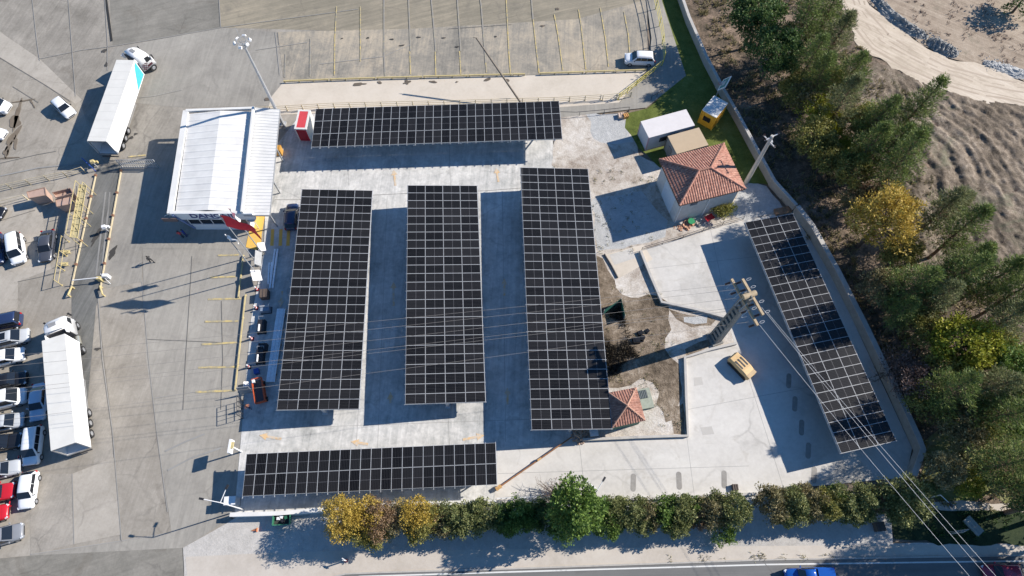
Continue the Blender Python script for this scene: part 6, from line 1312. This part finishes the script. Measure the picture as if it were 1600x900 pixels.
templ('bare', bare(3.6, 2.2, 41), 'bare_shrub', bark); templ('bush', broad(2.2, 1.5, 51, 40, 60, .13, .05, False), 'low_bush', bark)
templ('tall_green', broad(8.5, 2.6, 61, 85, 80, .2, .15), 'broadleaf_tree', bark)
FOL = {'pine': [(0.025, 0.038, 0.015), (0.101, 0.145, 0.044), (0.193, 0.251, 0.066), (0.321, 0.356, 0.109)], 'pine_grey': [(0.037, 0.048, 0.024), (0.144, 0.162, 0.073), (0.253, 0.268, 0.117), (0.388, 0.38, 0.19)], 'dark': [(0.012, 0.029, 0.011), (0.044, 0.09, 0.027), (0.101, 0.166, 0.046), (0.203, 0.256, 0.087)], 'olive': [(0.05, 0.054, 0.015), (0.172, 0.173, 0.048), (0.312, 0.293, 0.081), (0.468, 0.406, 0.135)], 'yg': [(0.09, 0.1, 0.012), (0.22, 0.24, 0.025), (0.38, 0.38, 0.05), (0.5, 0.45, 0.1)], 'gold': [(0.14, 0.11, 0.022), (0.36, 0.26, 0.045), (0.58, 0.41, 0.08), (0.68, 0.52, 0.16)], 'green': [(0.025, 0.05, 0.01), (0.086, 0.149, 0.029), (0.161, 0.253, 0.052), (0.299, 0.38, 0.103)], 'hedge': [(0.027, 0.041, 0.014), (0.126, 0.154, 0.053), (0.253, 0.268, 0.103), (0.422, 0.406, 0.19)], 'hedge_b': [(0.044, 0.04, 0.019), (0.162, 0.149, 0.067), (0.292, 0.25, 0.126), (0.47, 0.374, 0.211)], 'rust': [(0.06, 0.04, 0.022), (0.184, 0.115, 0.063), (0.333, 0.218, 0.127), (0.46, 0.333, 0.207)], 'brown': [(0.06, 0.04, 0.03), (0.14, 0.095, 0.08), (0.24, 0.17, 0.15), (0.33, 0.25, 0.22)], 'dry': [(0.1, 0.09, 0.04), (0.22, 0.2, 0.1), (0.36, 0.33, 0.18), (0.48, 0.44, 0.26)]}
def plant(key, px, py, zc, col, label, cat='tree', group=None, s=1.0, rz=None, crownz=None):
    """px,py: plan pixel of the crown's middle at height zc"""
    tk, cr, nm, bk, cache = TEMPL[key]; c = P(px, py, zc); rz = rnd2.uniform(0, 6.28) if rz is None else rz
    root = thing(nm, label, cat, (c.x, c.y, 0), rz, group); root.scale = (s, s, s)
    fm = foliage('foliage_' + col, FOL[col])
    if cache[0] is None:
        t = tk.build('trunk', bk, root); k = cr.build('crown', fm, root); cache[0] = (t.data, k.data)
    else:
        t = bpy.data.objects.new('trunk', cache[0][0]); COL.objects.link(t); t.parent = root
        k = bpy.data.objects.new('crown', cache[0][1]); COL.objects.link(k); k.parent = root
    k.material_slots[0].link = 'OBJECT'; k.material_slots[0].material = fm
    return root
rnd2 = random.Random(3)
GT = 'trees outside the boundary wall'
T = [
 ('broad_a', 1185, 20, 7, 'dark', 1.02, 'big dark green tree touching the top edge, nearest the boundary wall'),
 ('broad_a', 1214, 74, 7, 'dark', .98, 'dark green tree just below the one touching the top edge'),
 ('pine_b', 1262, 38, 8, 'pine', 1.0, 'pine at the top edge between the dark green trees and the dirt track'),
 ('pine_a', 1300, 62, 7, 'pine_grey', .95, 'greyish pine beside the start of the dirt track'),
 ('pine_b', 1262, 95, 7, 'pine', .9, 'pine in the upper group with an olive tree to its left below'),
 ('pine_d', 1330, 112, 7, 'pine', .85, 'pine standing closest to the left edge of the dirt track'),
 ('broad_b', 1243, 140, 4, 'olive', .85, 'olive coloured tree in the upper part of the wood'),
 ('pine_a', 1316, 165, 7, 'pine_grey', .95, 'greyish pine to the right of the small yellow-green tree'),
 ('broad_c', 1275, 175, 4, 'yg', 1.2, 'small yellow-green tree in the upper wood'),
 ('pine_d', 1372, 178, 8, 'pine', .9, 'pine in the upper wood second from the ploughed field'),
 ('pine_b', 1432, 172, 8, 'pine', .95, 'large pine at the upper corner of the ploughed field'),
 ('broad_b', 1268, 222, 4, 'olive', 1.0, 'olive tree with yellow tints to the right of the concrete power pole'),
 ('broad_c', 1308, 215, 4, 'yg', 1.0, 'pale yellow-green shrub tree right of the olive tree'),
 ('broad_b', 1328, 268, 4, 'olive', .95, 'dull olive tree above and left of the golden tree'),
 ('pine_a', 1352, 232, 7, 'pine', .95, 'pine above the golden tree'),
 ('pine_b', 1408, 262, 8, 'pine', 1.0, 'broad pine at the left edge of the furrows'),
 ('pine_c', 1425, 225, 7, 'pine_grey', 1.0, 'slim greyish pine beside the furrows'),
 ('autumn_a', 1373, 352, 5.5, 'gold', 1.55, 'bright golden autumn tree in the middle of the wood'),
 ('pine_c', 1462, 335, 6, 'pine_grey', 1.1, 'thin greyish pine right of the golden tree'),
 ('pine_a', 1500, 362, 7, 'pine', .95, 'pine right of the golden tree at the field edge'),
 ('pine_c', 1500, 320, 6, 'pine_grey', .8, 'smallest pine beside the furrows, above the others'),
 ('pine_d', 1432, 440, 8, 'pine', .95, 'dark pine below the golden tree'),
 ('pine_b', 1490, 425, 8, 'pine', .95, 'pine in the middle row under the field edge'),
 ('pine_a', 1552, 432, 8, 'pine', 1.0, 'pine reaching furthest right into the ploughed field'),
 ('broad_b', 1497, 540, 5, 'yg', 1.25, 'bright yellow-green tree in the lower wood'),
 ('pine_a', 1585, 500, 8, 'pine_grey', .95, 'pine at the right edge, upper of those in the lower wood'),
 ('broad_a', 1580, 568, 6, 'green', .8, 'fresh green tree at the right edge'),
 ('bare', 1402, 572, 2, 'brown', 1.5, 'leafless reddish brown shrub next to the boundary wall'),
 ('pine_d', 1500, 612, 8, 'pine', .9, 'pine below the yellow-green tree'),
 ('broad_b', 1452, 622, 4, 'olive', .8, 'olive shrub tree near the lower part of the boundary wall'),
 ('pine_b', 1565, 640, 8, 'pine', .9, 'pine near the right edge in the lower wood'),
 ('pine_d', 1600, 715, 9, 'pine', .95, 'pine cut by the right edge, lowest of the wood'),
 ('broad_c', 1572, 762, 2, 'dry', 1.0, 'pale dry bush at the lower right beside the forest footpath'),
 ('broad_c', 1545, 738, 2, 'olive', .7, 'olive bush left of the pale dry bush'),
 ('bush', 1588, 12, 1, 'dark', 2.0, 'small dark bush on the bare field at the top right'),
 ('bush', 1128, 330, 1, 'olive', .95, 'round bush against the wall of the tiled house'),
 ('bush', 1140, 324, 1, 'yg', .7, 'yellowish bush at the right end of the house wall'),
]
T += [
 ('pine_a', 1300, 20, 8, 'pine', 1.0, 'pine at the top edge right beside the dirt track'),
 ('pine_c', 1282, 118, 7, 'pine', 1.05, 'slim pine in the upper wood above the small yellow-green tree'),
 ('pine_d', 1398, 215, 8, 'pine', .85, 'pine between the greyish slim pine and the olive trees'),
 ('broad_b', 1352, 190, 4, 'olive', .9, 'olive tree wedged between pines in the upper wood'),
 ('broad_b', 1292, 245, 4, 'olive', .8, 'faded olive tree below the pale yellow-green shrub tree'),
 ('broad_c', 1340, 318, 3, 'hedge_b', .9, 'brown-green undergrowth tree left of the golden tree'),
 ('pine_a', 1525, 398, 8, 'pine', .9, 'pine between the two pines at the field edge'),
 ('pine_b', 1412, 482, 6, 'pine', .68, 'pine behind the boundary wall level with the twin-leg pole head'),
 ('pine_d', 1590, 455, 8, 'pine', .9, 'pine at the right edge under the open field'),
 ('broad_b', 1475, 575, 4, 'olive', .9, 'olive tree under the bright yellow-green one'),
 ('pine_c', 1600, 610, 8, 'pine', 1.0, 'pine touching the right edge below the fresh green tree'),
 ('broad_b', 1530, 655, 4, 'olive', .9, 'olive tree among the lowest pines'),
 ('broad_b', 1600, 660, 4, 'green', .9, 'green tree at the right edge among the lowest pines'),
 ('pine_d', 1655, 790, 8, 'dark', 1.1, 'pine just beyond the right edge shading the dark grass'),
 ('pine_b', 1700, 800, 8, 'dark', 1.1, 'second pine beyond the right edge shading the road'),
 ('broad_a', 1740, 830, 6, 'dark', 1.2, 'broad tree beyond the right edge shading the road corner'),
]
T += [
 ('broad_b', 1262, 150, 4, 'hedge_b', .9, 'brownish tree left of the greyish pine in the upper wood'),
 ('broad_b', 1300, 128, 4, 'olive', .8, 'olive tree under the pines by the start of the track'),
 ('broad_c', 1290, 195, 3.5, 'yg', 1.0, 'yellow-green bush between the two upper yellow ones'),
 ('broad_b', 1330, 238, 4, 'yg', .75, 'small yellow crown peeping out left of the pine above the golden tree'),
 ('broad_c', 1360, 305, 3, 'rust', .9, 'rust brown bush right above the golden tree'),
 ('broad_b', 1408, 395, 4, 'olive', .85, 'olive tree touching the golden tree from below right'),
 ('broad_b', 1380, 452, 4, 'hedge_b', .85, 'brown-green tree close to the slanting carport in the middle of the wood'),
 ('broad_b', 1445, 515, 4, 'olive', .9, 'olive tree left of the bright yellow-green tree'),
 ('broad_c', 1425, 600, 3, 'brown', 1.1, 'brown bush below the leafless reddish shrub'),
 ('broad_b', 1545, 545, 4, 'olive', 1.0, 'olive tree right of the bright yellow-green tree'),
 ('pine_b', 1470, 455, 8, 'pine_grey', .85, 'greyish pine in the thick middle of the wood'),
 ('pine_d', 1555, 600, 8, 'pine_grey', .85, 'greyish pine under the fresh green tree'),
 ('broad_b', 1500, 665, 4, 'hedge_b', .9, 'brownish tree low in the wood above the clearing'),
 ('broad_c', 1470, 735, 2, 'dry', .9, 'pale dry bush near the last hedge shrub'),
 ('broad_c', 1510, 755, 2, 'yg', .7, 'yellow-green bush in the clearing'),
]
for key, x, y, z, c, s, lab in T:
    plant(key, x, y, z, c, lab, {'bare': 'shrub', 'bush': 'bush'}.get(key, 'tree'), GT if key not in ('bush',) else None, s)
GH = 'trees and shrubs of the bottom hedge'
Hd = [
 ('autumn_a', 540, 810, 3.2, 'gold', .88, 'leftmost golden tree of the hedge'),
 ('autumn_b', 577, 806, 3.2, 'gold', .95, 'second golden tree of the hedge'),
 ('autumn_a', 598, 812, 2.5, 'rust', .8, 'rust brown tree behind the second golden tree'),
 ('hedge_c', 588, 832, 2, 'olive', .85, 'olive shrub at the foot of the golden trees'),
 ('autumn_b', 622, 812, 2.5, 'hedge_b', .8, 'brownish tree between the golden trees'),
 ('autumn_b', 652, 803, 3, 'gold', .88, 'third golden tree, standing apart with green below it'),
 ('hedge_d', 655, 826, 2, 'olive', 1.0, 'olive shrub under the third golden tree'),
 ('hedge_d', 682, 812, 2, 'rust', .95, 'rust coloured shrub right of the third golden tree'),
 ('hedge_a', 712, 808, 2.3, 'hedge', 1.0, 'grey-green shrub, first of the evergreen part'),
 ('hedge_c', 732, 812, 2.3, 'hedge', .95, 'grey-green shrub, second of the evergreen part'),
 ('hedge_b', 758, 805, 2.3, 'hedge', 1.05, 'grey-green shrub under the right end of the narrow carport'),
 ('hedge_d', 784, 808, 2, 'dark', .95, 'narrow dark shrub in the gap right of the narrow carport'),
 ('hedge_a', 808, 805, 2.3, 'green', .95, 'fresh green shrub right of the dark gap'),
 ('hedge_b', 830, 808, 2.3, 'green', .9, 'fresh green shrub left of the tall bushy tree'),
 ('hedge_c', 855, 806, 2.3, 'dark', .95, 'dark shrub at the left foot of the tall bushy tree'),
 ('tall_green', 898, 795, 4, 'green', 1.15, 'tall bushy bright green tree rising over the middle of the hedge'),
 ('bare', 868, 770, 1.5, 'brown', .9, 'leafless twiggy shrub left of the tall bushy tree'),
 ('hedge_a', 935, 806, 2.3, 'green', 1.0, 'shrub at the right foot of the tall bushy tree'),
 ('hedge_b', 962, 803, 2.3, 'hedge', 1.05, 'second shrub right of the tall bushy tree'),
 ('hedge_c', 990, 802, 2.3, 'hedge', .95, 'third shrub right of the tall bushy tree'),
 ('hedge_d', 1014, 805, 2.3, 'hedge_b', 1.0, 'brownish shrub below the middle drain grate'),
 ('hedge_a', 1040, 802, 2.3, 'green', .95, 'greener shrub between the left and middle drain grates'),
 ('hedge_b', 1066, 800, 2.3, 'hedge', 1.05, 'dark green shrub directly under the middle drain grate'),
 ('hedge_d', 1091, 806, 2.1, 'rust', .9, 'rust brown round shrub right of the middle drain grate'),
 ('hedge_c', 1112, 799, 2.3, 'hedge_b', .95, 'brownish green shrub left of the right drain grate'),
 ('hedge_b', 1144, 798, 2.3, 'hedge', 1.15, 'shrub ending the long hedge before its gap'),
 ('bush', 1128, 832, 1, 'green', 1.0, 'small bright bush at the lower edge before the hedge gap'),
 ('hedge_a', 1204, 787, 2.3, 'hedge_b', 1.05, 'first shrub right of the hedge gap, brownish'),
 ('hedge_c', 1240, 789, 2.3, 'hedge', 1.0, 'second shrub right of the hedge gap'),
 ('hedge_b', 1268, 790, 2.3, 'hedge_b', 1.05, 'third shrub right of the hedge gap'),
 ('hedge_d', 1290, 792, 2.3, 'olive', 1.1, 'olive shrub, fourth right of the hedge gap'),
 ('hedge_a', 1318, 787, 2.3, 'hedge', 1.0, 'fifth shrub right of the hedge gap'),
 ('hedge_c', 1346, 786, 2.3, 'hedge', 1.0, 'sixth shrub right of the hedge gap'),
 ('hedge_d', 1368, 782, 2.3, 'rust', .95, 'rust tinted shrub before the last hedge shrub'),
 ('hedge_c', 1408, 784, 2.6, 'hedge', 1.3, 'last and largest round shrub at the right end of the hedge'),
]
Hd += [
 ('autumn_b', 560, 828, 2.5, 'olive', .75, 'olive foot of the two leftmost golden trees'),
 ('autumn_b', 668, 808, 2.5, 'olive', .75, 'olive shoulder of the third golden tree'),
 ('hedge_d', 695, 822, 1.6, 'hedge_b', .9, 'brownish low shrub at the start of the evergreen part'),
 ('hedge_b', 795, 818, 1.6, 'green', .8, 'low green shrub below the narrow dark one'),
 ('hedge_d', 880, 826, 1.6, 'green', 1.0, 'green shrub in front of the tall bushy tree'),
 ('hedge_b', 948, 822, 1.6, 'green', .9, 'low green shrub right of the tall bushy tree foot'),
 ('hedge_d', 1002, 818, 1.6, 'hedge', .9, 'low shrub below the left drain grate'),
 ('hedge_b', 1055, 820, 1.6, 'hedge', .9, 'low shrub below the middle drain grate'),
 ('hedge_d', 1085, 795, 2.2, 'green', .9, 'narrow green shrub behind the rust brown round one'),
 ('hedge_a', 1126, 792, 2.2, 'hedge', .9, 'back shrub of the pair ending the long hedge'),
 ('hedge_b', 1225, 802, 1.6, 'hedge', .9, 'low front shrub between first and second after the gap'),
 ('hedge_a', 1256, 778, 2.2, 'hedge_b', .8, 'back shrub between second and third after the gap'),
 ('hedge_d', 1304, 778, 2.2, 'green', .9, 'greenish back shrub between fourth and fifth after the gap'),
 ('hedge_b', 1332, 800, 1.8, 'hedge', .9, 'low front shrub between fifth and sixth after the gap'),
 ('hedge_b', 1388, 788, 2.2, 'hedge', 1.05, 'shrub just left of the last large round one'),
]
for key, x, y, z, c, s, lab in Hd: plant(key, x, y, z, c, lab, 'tree' if key in ('autumn_a', 'autumn_b', 'tall_green') else 'shrub', GH, s)
# weeds and undergrowth nobody could count
def tufts(name, polys, dens, size, cols, seed, hgt=.3):
    rnd.seed(seed); me = MB()
    for pl in polys:
        pts = PP(pl); x0, x1 = min(p.x for p in pts), max(p.x for p in pts); y0, y1 = min(p.y for p in pts), max(p.y for p in pts)
        for _ in range(int((x1 - x0) * (y1 - y0) * dens)):
            p = V((rnd.uniform(x0, x1), rnd.uniform(y0, y1), 0))
            if not inside(p, pts) or noise.noise(V((p.x * .35, p.y * .35, seed))) < -.05: continue
            for k in range(7): d = (rdir() + V((0, 0, 1.1))).normalized(); quad_leaf(me, p + V((rnd.uniform(-.25, .25), rnd.uniform(-.25, .25), .06)), d, rdir(), hgt * rnd.uniform(.5, 1.5), size)
    o = me.build(name, foliage('foliage_' + name, cols)); o['kind'] = 'stuff'; return o
tufts('undergrowth', [[(1075, -20), (1330, -20), (1345, 70), (1440, 170), (1460, 260), (1530, 400), (1620, 470), (1650, 800), (1445, 790), (1432, 700), (1300, 425), (1205, 290)]], 3, .1, FOL['hedge_b'], 71, .45)
tufts('dry_weeds', [[(945, 440), (1030, 455), (1060, 560), (1065, 680), (1010, 680), (1000, 610), (950, 600)], [(860, 262), (925, 262), (1035, 262), (1040, 350), (1000, 395), (935, 395)]], 1.2, .06, FOL['dry'], 72, .22)
tufts('brushwood', [[(944, 488), (972, 482), (985, 540), (1000, 560), (965, 585), (948, 590)]], 22, .07, [(.015, .012, .01), (.04, .032, .024), (.09, .075, .055), (.2, .17, .13)], 73, .45)
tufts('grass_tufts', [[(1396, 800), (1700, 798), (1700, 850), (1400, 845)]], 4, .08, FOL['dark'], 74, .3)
tufts('verge_weeds', [[(1048, 870), (1080, 869), (1080, 878), (1048, 879)], [(1086, 870), (1108, 870), (1108, 878), (1086, 878)], [(1128, 868), (1200, 866), (1202, 874), (1128, 876)], [(1200, 868), (1226, 868), (1226, 873), (1200, 874)], [(1250, 870), (1300, 868), (1300, 872), (1250, 874)]], 9, .06, FOL['dry'], 75, .25)
tufts('field_scrub', [[(1395, 0), (1700, 0), (1700, 130), (1540, 92), (1450, 60)], [(1440, 160), (1640, 175), (1700, 560), (1560, 400)]], 1.0, .07, FOL['brown'], 76, .25)
